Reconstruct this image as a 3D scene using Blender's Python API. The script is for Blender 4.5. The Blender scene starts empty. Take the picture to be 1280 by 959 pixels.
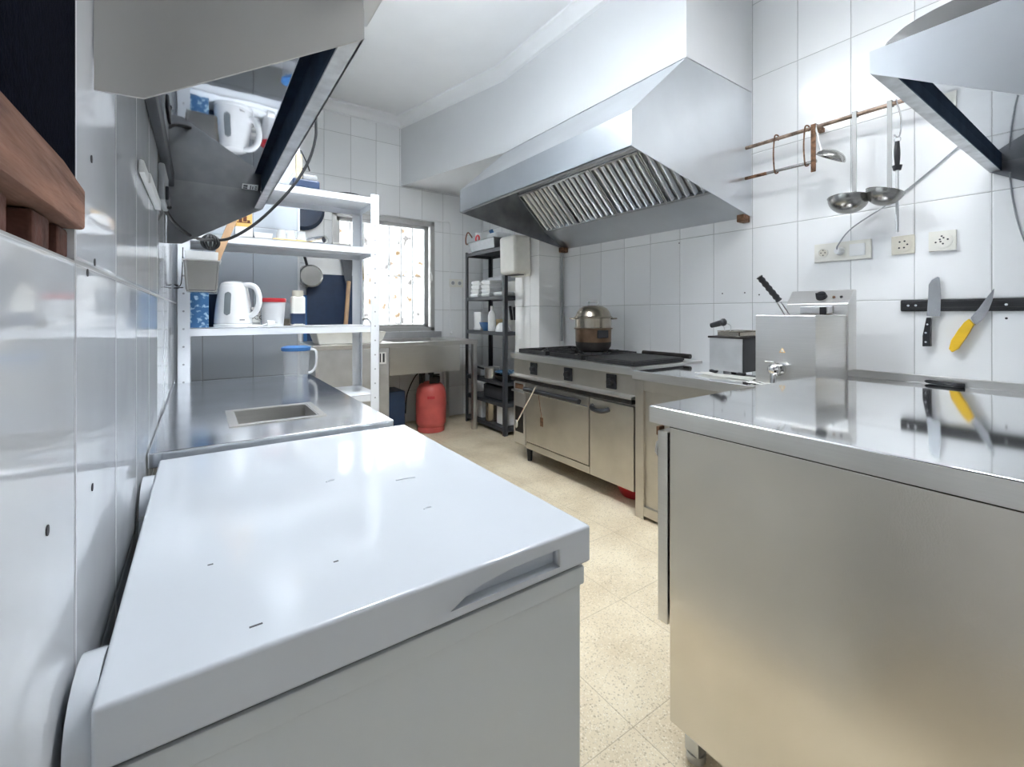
import bpy, bmesh, math, random
from mathutils import Vector, Matrix
random.seed(7)
C = bpy.context.scene.collection
sc = bpy.context.scene

# ------------------------------------------------------------------ camera, world, exposure
F = 562.0; EYE = 1.15; CX = 640.0; HY = 392.0
TH = math.atan(390.0/F); SN, CS = math.sin(TH), math.cos(TH)
cam = bpy.data.cameras.new('camera'); co = bpy.data.objects.new('camera', cam); C.objects.link(co)
co.location = (0, 0, EYE); co.rotation_euler = (math.pi/2, 0, -TH)
cam.sensor_width = 36; cam.lens = 36*F/1280; cam.shift_y = -(479.5-HY)/1280; cam.clip_start = 0.02
sc.camera = co
sc.view_settings.view_transform = 'Standard'; sc.view_settings.look = 'None'
sc.view_settings.gamma = 1; sc.view_settings.use_curve_mapping = False
sc.view_settings.exposure = 1.66
LAMP = 25.0          # strength of the ceiling lamps' diffusers
SKY = 3.6            # brightness of the overcast sky outside the window
wd = bpy.data.worlds.new('overcast_sky'); sc.world = wd; wd.use_nodes = True
wd.node_tree.nodes['Background'].inputs[0].default_value = (0.9, 0.95, 1, 1)
wd.node_tree.nodes['Background'].inputs[1].default_value = SKY

# points measured on real planes of the room
def ray(px, py):
    l = (px-CX)/F; v = (HY-py)/F
    return Vector((SN+l*CS, CS-l*SN, v))
def oX(px, py, X): r = ray(px, py); d = X/r.x; return Vector((X, d*r.y, EYE+d*r.z))
def oY(px, py, Y): r = ray(px, py); d = Y/r.y; return Vector((d*r.x, Y, EYE+d*r.z))
def oZ(px, py, Z): r = ray(px, py); d = (Z-EYE)/r.z; return Vector((d*r.x, d*r.y, Z))

# ------------------------------------------------------------------ materials
def new_mat(name):
    m = bpy.data.materials.new(name); m.use_nodes = True
    nt = m.node_tree; b = nt.nodes['Principled BSDF']
    return m, nt, b
def setcol(b, c): b.inputs['Base Color'].default_value = (c[0], c[1], c[2], 1)
def mat(name, col, rough=0.5, metal=0.0, var=0.06, scale=14, bump=0.0, bscale=60, coat=0, trans=0, alpha=1, spec=0.5, stretch=None, ior=None):
    m, nt, b = new_mat(name); N = nt.nodes; L = nt.links
    tc = N.new('ShaderNodeTexCoord'); no = N.new('ShaderNodeTexNoise')
    no.inputs['Scale'].default_value = scale; no.inputs['Detail'].default_value = 4
    src = tc.outputs['Object']
    if stretch:
        mp = N.new('ShaderNodeMapping'); mp.inputs['Scale'].default_value = stretch; L.new(src, mp.inputs[0]); src = mp.outputs[0]
    L.new(src, no.inputs['Vector'])
    rp = N.new('ShaderNodeValToRGB')
    rp.color_ramp.elements[0].position = 0.3; rp.color_ramp.elements[1].position = 0.7
    lo = [max(0, c*(1-var)) for c in col]; hi = [min(1, c*(1+var)) for c in col]
    rp.color_ramp.elements[0].color = (*lo, 1); rp.color_ramp.elements[1].color = (*hi, 1)
    L.new(no.outputs['Fac'], rp.inputs[0]); L.new(rp.outputs[0], b.inputs['Base Color'])
    b.inputs['Roughness'].default_value = rough; b.inputs['Metallic'].default_value = metal
    b.inputs['Coat Weight'].default_value = coat; b.inputs['Transmission Weight'].default_value = trans
    b.inputs['Alpha'].default_value = alpha; b.inputs['Specular IOR Level'].default_value = spec
    if ior: b.inputs['IOR'].default_value = ior
    if bump:
        n2 = N.new('ShaderNodeTexNoise'); n2.inputs['Scale'].default_value = bscale; n2.inputs['Detail'].default_value = 3
        L.new(src, n2.inputs['Vector'])
        bp = N.new('ShaderNodeBump'); bp.inputs['Strength'].default_value = bump; bp.inputs['Distance'].default_value = 0.01
        L.new(n2.outputs['Fac'], bp.inputs['Height']); L.new(bp.outputs[0], b.inputs['Normal'])
    return m
def emit(name, col, s):
    m, nt, b = new_mat(name); setcol(b, col); b.inputs['Emission Color'].default_value = (*col, 1); b.inputs['Emission Strength'].default_value = s
    return m
def math_node(nt, op, a=None, b=None):
    n = nt.nodes.new('ShaderNodeMath'); n.operation = op
    for i, v in enumerate((a, b)):
        if v is None: continue
        if isinstance(v, (int, float)): n.inputs[i].default_value = v
        else: nt.links.new(v, n.inputs[i])
    return n.outputs[0]
def tile_mat(name, col, offx, offy, offz, su=0.25, sv=0.45, grout=(0.42, 0.43, 0.43), gw=0.0014, rough=0.1, tilt=0.012):
    """glazed wall tiles laid in a stack bond; the joint pattern follows the wall's own two directions"""
    m, nt, b = new_mat(name); N = nt.nodes; L = nt.links
    g = N.new('ShaderNodeNewGeometry'); sp = N.new('ShaderNodeSeparateXYZ'); L.new(g.outputs['Position'], sp.inputs[0])
    sn = N.new('ShaderNodeSeparateXYZ'); L.new(g.outputs['True Normal'], sn.inputs[0])
    isx = math_node(nt, 'GREATER_THAN', math_node(nt, 'ABSOLUTE', sn.outputs[0]), 0.7)
    ux = math_node(nt, 'DIVIDE', math_node(nt, 'SUBTRACT', sp.outputs[0], offx), su)
    uy = math_node(nt, 'DIVIDE', math_node(nt, 'SUBTRACT', sp.outputs[1], offy), su)
    mx = N.new('ShaderNodeMix'); L.new(isx, mx.inputs['Factor']); L.new(ux, mx.inputs['A']); L.new(uy, mx.inputs['B'])
    u = mx.outputs['Result']
    v = math_node(nt, 'DIVIDE', math_node(nt, 'SUBTRACT', sp.outputs[2], offz), sv)
    def edge(t, s):
        f = math_node(nt, 'FRACT', t)
        d = math_node(nt, 'MINIMUM', f, math_node(nt, 'SUBTRACT', 1.0, f))
        return math_node(nt, 'MULTIPLY', d, s)
    d = math_node(nt, 'MINIMUM', edge(u, su), edge(v, sv))
    mr = N.new('ShaderNodeMapRange'); mr.inputs['From Min'].default_value = gw*0.7; mr.inputs['From Max'].default_value = gw*1.6
    L.new(d, mr.inputs['Value'])
    cb = N.new('ShaderNodeCombineXYZ'); L.new(math_node(nt, 'FLOOR', u), cb.inputs[0]); L.new(math_node(nt, 'FLOOR', v), cb.inputs[1])
    wn = N.new('ShaderNodeTexWhiteNoise'); L.new(cb.outputs[0], wn.inputs['Vector'])
    mxc = N.new('ShaderNodeMix'); mxc.data_type = 'RGBA'
    L.new(mr.outputs[0], mxc.inputs['Factor']); mxc.inputs[6].default_value = (*grout, 1)
    vr = N.new('ShaderNodeMapRange'); vr.inputs['To Min'].default_value = 0.96; vr.inputs['To Max'].default_value = 1.02
    L.new(wn.outputs['Value'], vr.inputs['Value'])
    sc_ = N.new('ShaderNodeVectorMath'); sc_.operation = 'SCALE'; sc_.inputs[0].default_value = col; L.new(vr.outputs[0], sc_.inputs['Scale'])
    L.new(sc_.outputs[0], mxc.inputs[7]); L.new(mxc.outputs[2], b.inputs['Base Color'])
    rr = N.new('ShaderNodeMapRange'); rr.inputs['To Min'].default_value = 0.7; rr.inputs['To Max'].default_value = rough
    L.new(mr.outputs[0], rr.inputs['Value']); L.new(rr.outputs[0], b.inputs['Roughness'])
    hm = N.new('ShaderNodeMapRange'); hm.interpolation_type = 'SMOOTHSTEP'
    hm.inputs['From Max'].default_value = 0.006; L.new(d, hm.inputs['Value'])
    no = N.new('ShaderNodeTexNoise'); no.inputs['Scale'].default_value = 5; L.new(g.outputs['Position'], no.inputs['Vector'])
    ad = math_node(nt, 'ADD', hm.outputs[0], math_node(nt, 'MULTIPLY', no.outputs['Fac'], 0.8))
    bp = N.new('ShaderNodeBump'); bp.inputs['Strength'].default_value = 0.35; bp.inputs['Distance'].default_value = 0.004
    L.new(ad, bp.inputs['Height'])
    s1 = N.new('ShaderNodeVectorMath'); s1.operation = 'SUBTRACT'; L.new(wn.outputs['Color'], s1.inputs[0]); s1.inputs[1].default_value = (0.5, 0.5, 0.5)
    s2 = N.new('ShaderNodeVectorMath'); s2.operation = 'SCALE'; L.new(s1.outputs[0], s2.inputs[0]); s2.inputs['Scale'].default_value = tilt
    s3 = N.new('ShaderNodeVectorMath'); s3.operation = 'ADD'; L.new(bp.outputs[0], s3.inputs[0]); L.new(s2.outputs[0], s3.inputs[1])
    s4 = N.new('ShaderNodeVectorMath'); s4.operation = 'NORMALIZE'; L.new(s3.outputs[0], s4.inputs[0]); L.new(s4.outputs[0], b.inputs['Normal'])
    return m
def terrazzo():
    m, nt, b = new_mat('terrazzo_floor'); N = nt.nodes; L = nt.links
    g = N.new('ShaderNodeNewGeometry'); pos = g.outputs['Position']
    sp = N.new('ShaderNodeSeparateXYZ'); L.new(pos, sp.inputs[0])
    def edge(t, off):
        f = math_node(nt, 'FRACT', math_node(nt, 'DIVIDE', math_node(nt, 'SUBTRACT', t, off), 0.4))
        return math_node(nt, 'MULTIPLY', math_node(nt, 'MINIMUM', f, math_node(nt, 'SUBTRACT', 1.0, f)), 0.4)
    d = math_node(nt, 'MINIMUM', edge(sp.outputs[0], 0.99), edge(sp.outputs[1], 0.835))
    joint = math_node(nt, 'LESS_THAN', d, 0.0013)
    no = N.new('ShaderNodeTexNoise'); no.inputs['Scale'].default_value = 3.5; no.inputs['Detail'].default_value = 6; L.new(pos, no.inputs['Vector'])
    rp = N.new('ShaderNodeValToRGB'); rp.color_ramp.elements[0].color = (0.58, 0.48, 0.33, 1); rp.color_ramp.elements[1].color = (0.76, 0.67, 0.50, 1)
    rp.color_ramp.elements[0].position = 0.3; rp.color_ramp.elements[1].position = 0.65
    L.new(no.outputs['Fac'], rp.inputs[0])
    def chips(scale, th, seed):
        v = N.new('ShaderNodeTexVoronoi'); v.inputs['Scale'].default_value = scale; v.inputs['Randomness'].default_value = 1
        mp = N.new('ShaderNodeMapping'); mp.inputs['Location'].default_value = (seed, seed*2, 0); L.new(pos, mp.inputs[0]); L.new(mp.outputs[0], v.inputs['Vector'])
        w = N.new('ShaderNodeSeparateColor'); L.new(v.outputs['Color'], w.inputs[0])
        return math_node(nt, 'MULTIPLY', math_node(nt, 'LESS_THAN', v.outputs['Distance'], th), math_node(nt, 'GREATER_THAN', w.outputs[0], 0.55)), w.outputs[1]
    col = rp.outputs[0]
    for scale, th, seed, c in ((110, 0.33, 1.7, (0.38, 0.31, 0.21)), (150, 0.36, 5.1, (0.84, 0.79, 0.68)), (65, 0.20, 9.3, (0.29, 0.23, 0.15)), (230, 0.3, 3.3, (0.24, 0.19, 0.13))):
        f, rnd = chips(scale, th, seed)
        mx = N.new('ShaderNodeMix'); mx.data_type = 'RGBA'; L.new(math_node(nt, 'MULTIPLY', f, 0.55), mx.inputs['Factor']); L.new(col, mx.inputs[6]); mx.inputs[7].default_value = (*c, 1); col = mx.outputs[2]
    mx = N.new('ShaderNodeMix'); mx.data_type = 'RGBA'; L.new(math_node(nt, 'MULTIPLY', joint, 0.5), mx.inputs['Factor']); L.new(col, mx.inputs[6]); mx.inputs[7].default_value = (0.22, 0.17, 0.11, 1)
    L.new(mx.outputs[2], b.inputs['Base Color']); b.inputs['Roughness'].default_value = 0.45
    return m
def speckle(name, c1, c2, scale, th=0.5, rough=0.4):
    m, nt, b = new_mat(name); N = nt.nodes; L = nt.links
    tc = N.new('ShaderNodeTexCoord'); no = N.new('ShaderNodeTexNoise'); no.inputs['Scale'].default_value = scale; no.inputs['Detail'].default_value = 5
    L.new(tc.outputs['Object'], no.inputs['Vector'])
    rp = N.new('ShaderNodeValToRGB'); rp.color_ramp.elements[0].color = (*c1, 1); rp.color_ramp.elements[1].color = (*c2, 1)
    rp.color_ramp.elements[0].position = th-0.03; rp.color_ramp.elements[1].position = th+0.05
    L.new(no.outputs['Fac'], rp.inputs[0]); L.new(rp.outputs[0], b.inputs['Base Color']); b.inputs['Roughness'].default_value = rough
    return m

LW = -0.0975; RW = 2.744; YB = 4.55; YF = -1.6; ZC = 3.19
M = {}
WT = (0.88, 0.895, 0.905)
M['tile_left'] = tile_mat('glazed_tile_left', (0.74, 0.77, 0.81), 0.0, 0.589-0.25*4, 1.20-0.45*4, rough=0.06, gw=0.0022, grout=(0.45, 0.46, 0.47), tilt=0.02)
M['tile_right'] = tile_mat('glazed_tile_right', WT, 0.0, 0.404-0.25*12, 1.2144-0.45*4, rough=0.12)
M['tile_back'] = tile_mat('glazed_tile_back', WT, 1.7226-0.25*9, 0, 2.05-0.43*6, sv=0.43, rough=0.18)
M['tile_grey'] = tile_mat('glazed_tile_grey', (0.56, 0.61, 0.67), 0.011-0.25*3, 0, 0.77-0.9*2, sv=0.9, rough=0.2, grout=(0.25, 0.27, 0.3))
M['tile_pillar'] = tile_mat('glazed_tile_pillar', (0.86, 0.865, 0.855), 2.454-0.25*4-0.01, 3.117-0.25*4-0.12, 1.2144-0.45*4, rough=0.15)
M['floor'] = terrazzo()
M['plaster'] = mat('white_plaster', (0.86, 0.87, 0.88), 0.65, var=0.02, scale=3, bump=0.05, bscale=25)
M['paint'] = mat('satin_white_paint', (0.74, 0.755, 0.77), 0.35, var=0.015, scale=3)
M['steel'] = mat('brushed_steel', (0.74, 0.73, 0.71), 0.30, 1, var=0.03, scale=6, stretch=(1, 1, 40))
M['steel_panel'] = mat('satin_steel_panel', (0.72, 0.69, 0.64), 0.27, 1, var=0.05, scale=5, bump=0.02, bscale=300)
M['steel_top'] = mat('polished_steel_worktop', (0.86, 0.87, 0.88), 0.06, 1, var=0.04, scale=4, bump=0.004, bscale=5)
M['steel_table'] = mat('worn_steel_table', (0.72, 0.74, 0.77), 0.16, 1, var=0.10, scale=7, bump=0.05, bscale=7)
M['steel_hood'] = mat('hood_steel', (0.71, 0.735, 0.765), 0.34, 1, var=0.05, scale=3)
M['steel_lip'] = mat('hood_rim_steel', (0.60, 0.62, 0.64), 0.4, 1, var=0.18, scale=25)
M['steel_cont'] = mat('container_steel', (0.34, 0.335, 0.325), 0.25, 1, var=0.05)
M['steel_dull'] = mat('dull_steel', (0.60, 0.61, 0.62), 0.45, 1, var=0.08, scale=8)
M['mirror'] = mat('mirror_steel', (0.72, 0.74, 0.77), 0.035, 1, var=0.03, scale=6, bump=0.015, bscale=10)
M['baffle'] = mat('baffle_steel', (0.50, 0.53, 0.57), 0.34, 1, var=0.12, scale=18)
M['chrome'] = mat('chrome', (0.75, 0.75, 0.75), 0.12, 1, var=0.05)
M['pot'] = mat('pot_steel', (0.42, 0.375, 0.31), 0.2, 1, var=0.1, scale=12)
M['pot_burnt'] = mat('heat_stained_steel', (0.20, 0.13, 0.085), 0.28, 1, var=0.4, scale=9)
M['soot'] = mat('sooty_metal', (0.03, 0.027, 0.026), 0.5, 0.5, var=0.4, scale=20)
M['iron'] = mat('cast_iron', (0.018, 0.018, 0.02), 0.45, 0.3, var=0.4, scale=30, bump=0.2, bscale=120)
M['black'] = mat('black_plastic', (0.015, 0.016, 0.02), 0.35, var=0.2)
M['rubber'] = mat('black_rubber', (0.012, 0.013, 0.016), 0.5, var=0.2)
M['navy'] = mat('navy_plastic', (0.015, 0.035, 0.085), 0.4, var=0.15)
M['blue'] = mat('blue_plastic', (0.03, 0.13, 0.33), 0.4, var=0.1)
M['freezer'] = mat('white_enamel', (0.54, 0.575, 0.62), 0.12, var=0.01, scale=4, coat=0.3)
M['freezer_body'] = mat('freezer_white_body', (0.58, 0.61, 0.62), 0.35, var=0.02, scale=4)
M['white'] = mat('white_plastic', (0.82, 0.83, 0.83), 0.35, var=0.02)
M['white_gloss'] = mat('glossy_white_plastic', (0.84, 0.85, 0.86), 0.15, var=0.02)
M['shelf_white'] = mat('white_powder_coat', (0.80, 0.83, 0.87), 0.4, var=0.02)
M['cream'] = mat('cream_plastic', (0.80, 0.79, 0.73), 0.4, var=0.04)
M['cream_dark'] = mat('aged_cream_plastic', (0.66, 0.63, 0.54), 0.4, var=0.05)
M['grey_plastic'] = mat('grey_plastic', (0.36, 0.38, 0.4), 0.3, var=0.05)
M['dark_grey'] = mat('dark_grey_paint', (0.045, 0.05, 0.06), 0.5, var=0.15)
M['rust'] = mat('rusty_steel', (0.20, 0.11, 0.065), 0.65, 0.6, var=0.6, scale=45, bump=0.3, bscale=90)
M['rod'] = mat('worn_rod_steel', (0.32, 0.24, 0.19), 0.45, 0.8, var=0.5, scale=30, bump=0.2, bscale=70)
M['wood_old'] = mat('weathered_brown_wood', (0.26, 0.13, 0.085), 0.75, var=0.55, scale=22, stretch=(1, 0.25, 2), bump=0.6, bscale=45)
M['wood'] = mat('beech_wood', (0.52, 0.33, 0.19), 0.55, var=0.2, scale=20, stretch=(1, 1, 0.2))
M['brick'] = mat('old_brown_brick', (0.13, 0.05, 0.035), 0.85, var=0.6, scale=30, bump=0.6, bscale=40)
M['dark_cloth'] = mat('dark_navy_cloth', (0.008, 0.010, 0.020), 0.95, var=0.25, scale=120, bump=0.2, bscale=300, spec=0.05)
M['red'] = mat('red_gas_bottle_paint', (0.58, 0.11, 0.095), 0.4, var=0.1, scale=9)
M['red_plastic'] = mat('red_plastic', (0.55, 0.03, 0.04), 0.35, var=0.08)
M['yellow'] = mat('yellow_handle_plastic', (0.80, 0.50, 0.02), 0.4, var=0.08)
M['orange'] = mat('yellow_orange_print', (0.85, 0.52, 0.16), 0.5, var=0.1)
M['brown'] = mat('brown_print', (0.18, 0.06, 0.03), 0.5, var=0.2)
M['cardboard'] = mat('yellow_cardboard', (0.72, 0.56, 0.30), 0.7, var=0.1)
M['alu'] = mat('grey_aluminium_frame', (0.50, 0.50, 0.49), 0.4, 0.5, var=0.05)
M['foil'] = mat('aluminium_foil', (0.72, 0.74, 0.78), 0.25, 1, var=0.1, bump=0.3, bscale=60)
M['glass'] = mat('clear_glass', (0.95, 0.96, 0.97), 0.03, var=0.01, trans=1, ior=1.3)
M['clear'] = mat('clear_plastic', (0.85, 0.89, 0.92), 0.12, var=0.02, alpha=0.2)
M['glassy'] = mat('thin_clear_glass', (0.85, 0.88, 0.9), 0.05, var=0.02, alpha=0.4)
M['gutter'] = mat('matte_dark_gutter', (0.05, 0.075, 0.12), 0.9, var=0.2, spec=0.05)
M['steel_stove'] = mat('range_steel', (0.54, 0.515, 0.465), 0.36, 1, var=0.08, scale=6, bump=0.02, bscale=200)
M['stem_steel'] = mat('satin_stem_steel', (0.30, 0.30, 0.295), 0.5, 1, var=0.06)
M['tray_dark'] = mat('dark_tray_steel', (0.20, 0.21, 0.22), 0.4, 0.7, var=0.1)
M['frost'] = mat('translucent_white_plastic', (0.78, 0.80, 0.82), 0.35, var=0.03, alpha=0.85)
M['beige'] = mat('beige_powder', (0.58, 0.48, 0.32), 0.8, var=0.2, scale=50)
M['cloth'] = mat('white_cloth', (0.80, 0.80, 0.77), 0.85, var=0.05, bump=0.3, bscale=120)
M['kettle_win'] = mat('smoked_window', (0.22, 0.25, 0.27), 0.2, var=0.05)
M['blade'] = mat('knife_blade_steel', (0.55, 0.56, 0.57), 0.22, 1, var=0.05, scale=30)
M['ink'] = mat('black_ink', (0.03, 0.03, 0.035), 0.6, var=0.1)
M['sticker'] = mat('white_sticker', (0.80, 0.80, 0.78), 0.5, var=0.02)
M['blue_pattern'] = speckle('blue_printed_card', (0.035, 0.13, 0.29), (0.36, 0.52, 0.66), 42, 0.56)
M['lamp'] = emit('lit_lamp_diffuser', (0.93, 0.97, 1.0), LAMP)
M['added_uplight'] = emit('added_uplight_glow', (0.93, 0.97, 1.0), LAMP*0.42)  # upward glow added to lift the ceiling, no such source seen
M['lamp_weak'] = emit('lit_old_lamp_diffuser', (0.97, 0.98, 1.0), LAMP*0.6)

# ------------------------------------------------------------------ mesh helpers
class MB:
    def __init__(self): self.bm = bmesh.new()
    def box(self, x0, x1, y0, y1, z0, z1, bev=0.0, seg=2, mtx=None):
        r = bmesh.ops.create_cube(self.bm, size=1)
        vs = r['verts']
        for v in vs:
            v.co = Vector(((x0+x1)/2+v.co.x*abs(x1-x0), (y0+y1)/2+v.co.y*abs(y1-y0), (z0+z1)/2+v.co.z*abs(z1-z0)))
        if mtx is not None: bmesh.ops.transform(self.bm, matrix=mtx, verts=vs)
        if bev > 0:
            es = list({e for v in vs for e in v.link_edges})
            bmesh.ops.bevel(self.bm, geom=es, offset=bev, segments=seg, affect='EDGES', profile=0.5)
        return self
    def frustum(self, x0, x1, y0, y1, z0, z1, taper, bev=0.0, seg=3, open_top=False, thick=0.0):
        """box whose bottom is narrower than its top by taper on each side"""
        bm = self.bm
        def ring(z, k): return [bm.verts.new((x, y, z)) for x, y in ((x0+k, y0+k), (x1-k, y0+k), (x1-k, y1-k), (x0+k, y1-k))]
        b = ring(z0, taper); t = ring(z1, 0)
        fs = [bm.faces.new(b[::-1])] + [bm.faces.new((b[i], b[(i+1) % 4], t[(i+1) % 4], t[i])) for i in range(4)]
        if open_top:
            ib = ring(z0+thick, taper+thick); it = ring(z1, thick)
            bm.faces.new(ib); [bm.faces.new((ib[(i+1) % 4], ib[i], it[i], it[(i+1) % 4])) for i in range(4)]
            [bm.faces.new((t[i], t[(i+1) % 4], it[(i+1) % 4], it[i])) for i in range(4)]
        else: bm.faces.new(t)
        if bev:
            es = [e for v in b for e in v.link_edges]
            bmesh.ops.bevel(bm, geom=list(set(es)), offset=bev, segments=seg, affect='EDGES', profile=0.5)
        return self
    def cyl(self, p0, p1, r0, r1=None, seg=20, caps=True):
        p0, p1 = Vector(p0), Vector(p1); r1 = r0 if r1 is None else r1
        d = (p1-p0); q = d.to_track_quat('Z', 'Y')
        a = [self.bm.verts.new(p0+q@Vector((r0*math.cos(t), r0*math.sin(t), 0))) for t in [2*math.pi*i/seg for i in range(seg)]]
        b = [self.bm.verts.new(p1+q@Vector((r1*math.cos(t), r1*math.sin(t), 0))) for t in [2*math.pi*i/seg for i in range(seg)]]
        for i in range(seg): self.bm.faces.new((a[i], a[(i+1) % seg], b[(i+1) % seg], b[i]))
        if caps: self.bm.faces.new(a[::-1]); self.bm.faces.new(b)
        return self
    def tube(self, pts, r, seg=8, smooth=True, closed=False, n=6, flat=None):
        P = [Vector(p) for p in pts]
        if smooth and len(P) > 2:
            Q = []; m = len(P); rng = m if closed else m-1
            for i in range(rng):
                if closed: a, b, c, d = P[i-1], P[i], P[(i+1) % m], P[(i+2) % m]
                else: a, b, c, d = P[max(i-1, 0)], P[i], P[i+1], P[min(i+2, m-1)]
                for k in range(n):
                    t = k/n
                    Q.append(0.5*((2*b)+(c-a)*t+(2*a-5*b+4*c-d)*t*t+(3*b-a-3*c+d)*t**3))
            if not closed: Q.append(P[-1])
            P = Q
        rings = []; m = len(P); up = None
        for i, p in enumerate(P):
            t = (P[(i+1) % m]-P[i-1]) if closed else (P[min(i+1, m-1)]-P[max(i-1, 0)])
            t.normalize()
            if up is None:
                up = Vector((0, 0, 1)) if abs(t.z) < 0.9 else Vector((1, 0, 0))
            s = t.cross(up)
            if s.length < 1e-5: s = t.orthogonal()
            s.normalize(); up = s.cross(t).normalized()
            rr = r(i/(m-1)) if callable(r) else r
            fx = flat or 1
            rings.append([self.bm.verts.new(p+s*(rr*math.cos(a))+up*(rr*fx*math.sin(a))) for a in [2*math.pi*k/seg for k in range(seg)]])
        rng = m if closed else m-1
        for i in range(rng):
            A, B = rings[i], rings[(i+1) % m]
            for k in range(seg): self.bm.faces.new((A[k], A[(k+1) % seg], B[(k+1) % seg], B[k]))
        if not closed: self.bm.faces.new(rings[0][::-1]); self.bm.faces.new(rings[-1])
        return self
    def lathe(self, c, prof, seg=28, mtx=None, cap0=True, cap1=True):
        c = Vector(c); R = []
        for r, z in prof:
            ring = []
            for k in range(seg):
                a = 2*math.pi*k/seg; v = Vector((r*math.cos(a), r*math.sin(a), z))
                if mtx is not None: v = mtx@v
                ring.append(self.bm.verts.new(c+v))
            R.append(ring)
        for A, B in zip(R, R[1:]):
            for k in range(seg): self.bm.faces.new((A[k], A[(k+1) % seg], B[(k+1) % seg], B[k]))
        if cap0: self.bm.faces.new(R[0][::-1])
        if cap1: self.bm.faces.new(R[-1])
        return self
    def prism(self, pts, axis, a0, a1, bev=0.0):
        """polygon extruded along an axis; pts are the two other coordinates in axis order"""
        def mk(p, a):
            if axis == 'x': return (a, p[0], p[1])
            if axis == 'y': return (p[0], a, p[1])
            return (p[0], p[1], a)
        A = [self.bm.verts.new(mk(p, a0)) for p in pts]; B = [self.bm.verts.new(mk(p, a1)) for p in pts]
        n = len(pts)
        fs = [self.bm.faces.new(A), self.bm.faces.new(B[::-1])]
        for i in range(n): fs.append(self.bm.faces.new((A[i], B[i], B[(i+1) % n], A[(i+1) % n])))
        if bev:
            es = list({e for f in fs for e in f.edges})
            bmesh.ops.bevel(self.bm, geom=es, offset=bev, segments=2, affect='EDGES', profile=0.5)
        return self
    def slab(self, pts, normal, th):
        """flat polygon of 3-D points with a thickness"""
        n = Vector(normal).normalized()*th
        A = [self.bm.verts.new(Vector(p)) for p in pts]; B = [self.bm.verts.new(Vector(p)+n) for p in pts]
        k = len(pts); self.bm.faces.new(A[::-1]); self.bm.faces.new(B)
        for i in range(k): self.bm.faces.new((A[i], A[(i+1) % k], B[(i+1) % k], B[i]))
        return self
    def sphere(self, c, r, sx=1, sy=1, sz=1, seg=16):
        rr = bmesh.ops.create_uvsphere(self.bm, u_segments=seg, v_segments=seg//2, radius=r)
        for v in rr['verts']: v.co = Vector((v.co.x*sx, v.co.y*sy, v.co.z*sz))+Vector(c)
        return self
    def xf(self, mtx): bmesh.ops.transform(self.bm, matrix=mtx, verts=self.bm.verts); return self
    def build(self, name, m, parent=None, origin=None, smooth=35):
        bmesh.ops.recalc_face_normals(self.bm, faces=self.bm.faces)
        o0 = Vector((0, 0, 0))
        if parent is not None:
            p = parent
            while p is not None: o0 += Vector(p.location); p = p.parent
        if origin is not None: o0 = Vector(origin)
        for v in self.bm.verts: v.co -= o0
        me = bpy.data.meshes.new(name); self.bm.to_mesh(me); self.bm.free()
        if smooth:
            me.polygons.foreach_set('use_smooth', [True]*len(me.polygons)); me.set_sharp_from_angle(angle=math.radians(smooth))
        if m is not None: me.materials.append(M[m] if isinstance(m, str) else m)
        o = bpy.data.objects.new(name, me); C.objects.link(o)
        if parent is not None: o.parent = parent
        elif origin is not None: o.location = origin
        if smooth: w = o.modifiers.new('weighted', 'WEIGHTED_NORMAL'); w.keep_sharp = True; w.weight = 100
        return o
def tag(o, label=None, cat=None, group=None, kind=None):
    if label: o['label'] = label
    if cat: o['category'] = cat
    if group: o['group'] = group
    if kind: o['kind'] = kind
    return o
def thing(name, label, cat, loc=(0, 0, 0), group=None):
    o = bpy.data.objects.new(name, None); C.objects.link(o); o.location = loc; o.empty_display_size = 0.05
    return tag(o, label, cat, group)
def single(mb, name, m, label, cat, group=None):
    xs = [v.co.x for v in mb.bm.verts]; ys = [v.co.y for v in mb.bm.verts]; zs = [v.co.z for v in mb.bm.verts]
    org = ((min(xs)+max(xs))/2, (min(ys)+max(ys))/2, min(zs))
    return tag(mb.build(name, m, None, org), label, cat, group)
def structure(mb, name, m, parent=None):
    o = mb.build(name, m, parent)
    o['kind'] = 'structure'
    return o
def cut(obj, mb):
    """subtract a shape from a finished mesh"""
    c = mb.build('cutter', None)
    off = Vector((0, 0, 0)); p = obj
    while p is not None: off += Vector(p.location); p = p.parent
    for v in c.data.vertices: v.co -= off
    c.location = off
    md = obj.modifiers.new('cut', 'BOOLEAN'); md.operation = 'DIFFERENCE'; md.object = c; md.solver = 'EXACT'
    bpy.context.view_layer.update()
    dg = bpy.context.evaluated_depsgraph_get()
    for w in [w for w in obj.modifiers if w.type == 'WEIGHTED_NORMAL']: obj.modifiers.remove(w)
    bpy.context.view_layer.update(); dg = bpy.context.evaluated_depsgraph_get()
    me = bpy.data.meshes.new_from_object(obj.evaluated_get(dg))
    obj.modifiers.clear(); obj.data = me; bpy.data.objects.remove(c)
    w = obj.modifiers.new('weighted', 'WEIGHTED_NORMAL'); w.keep_sharp = True; w.weight = 100
    me.polygons.foreach_set('use_smooth', [True]*len(me.polygons)); me.set_sharp_from_angle(angle=math.radians(35))
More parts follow.
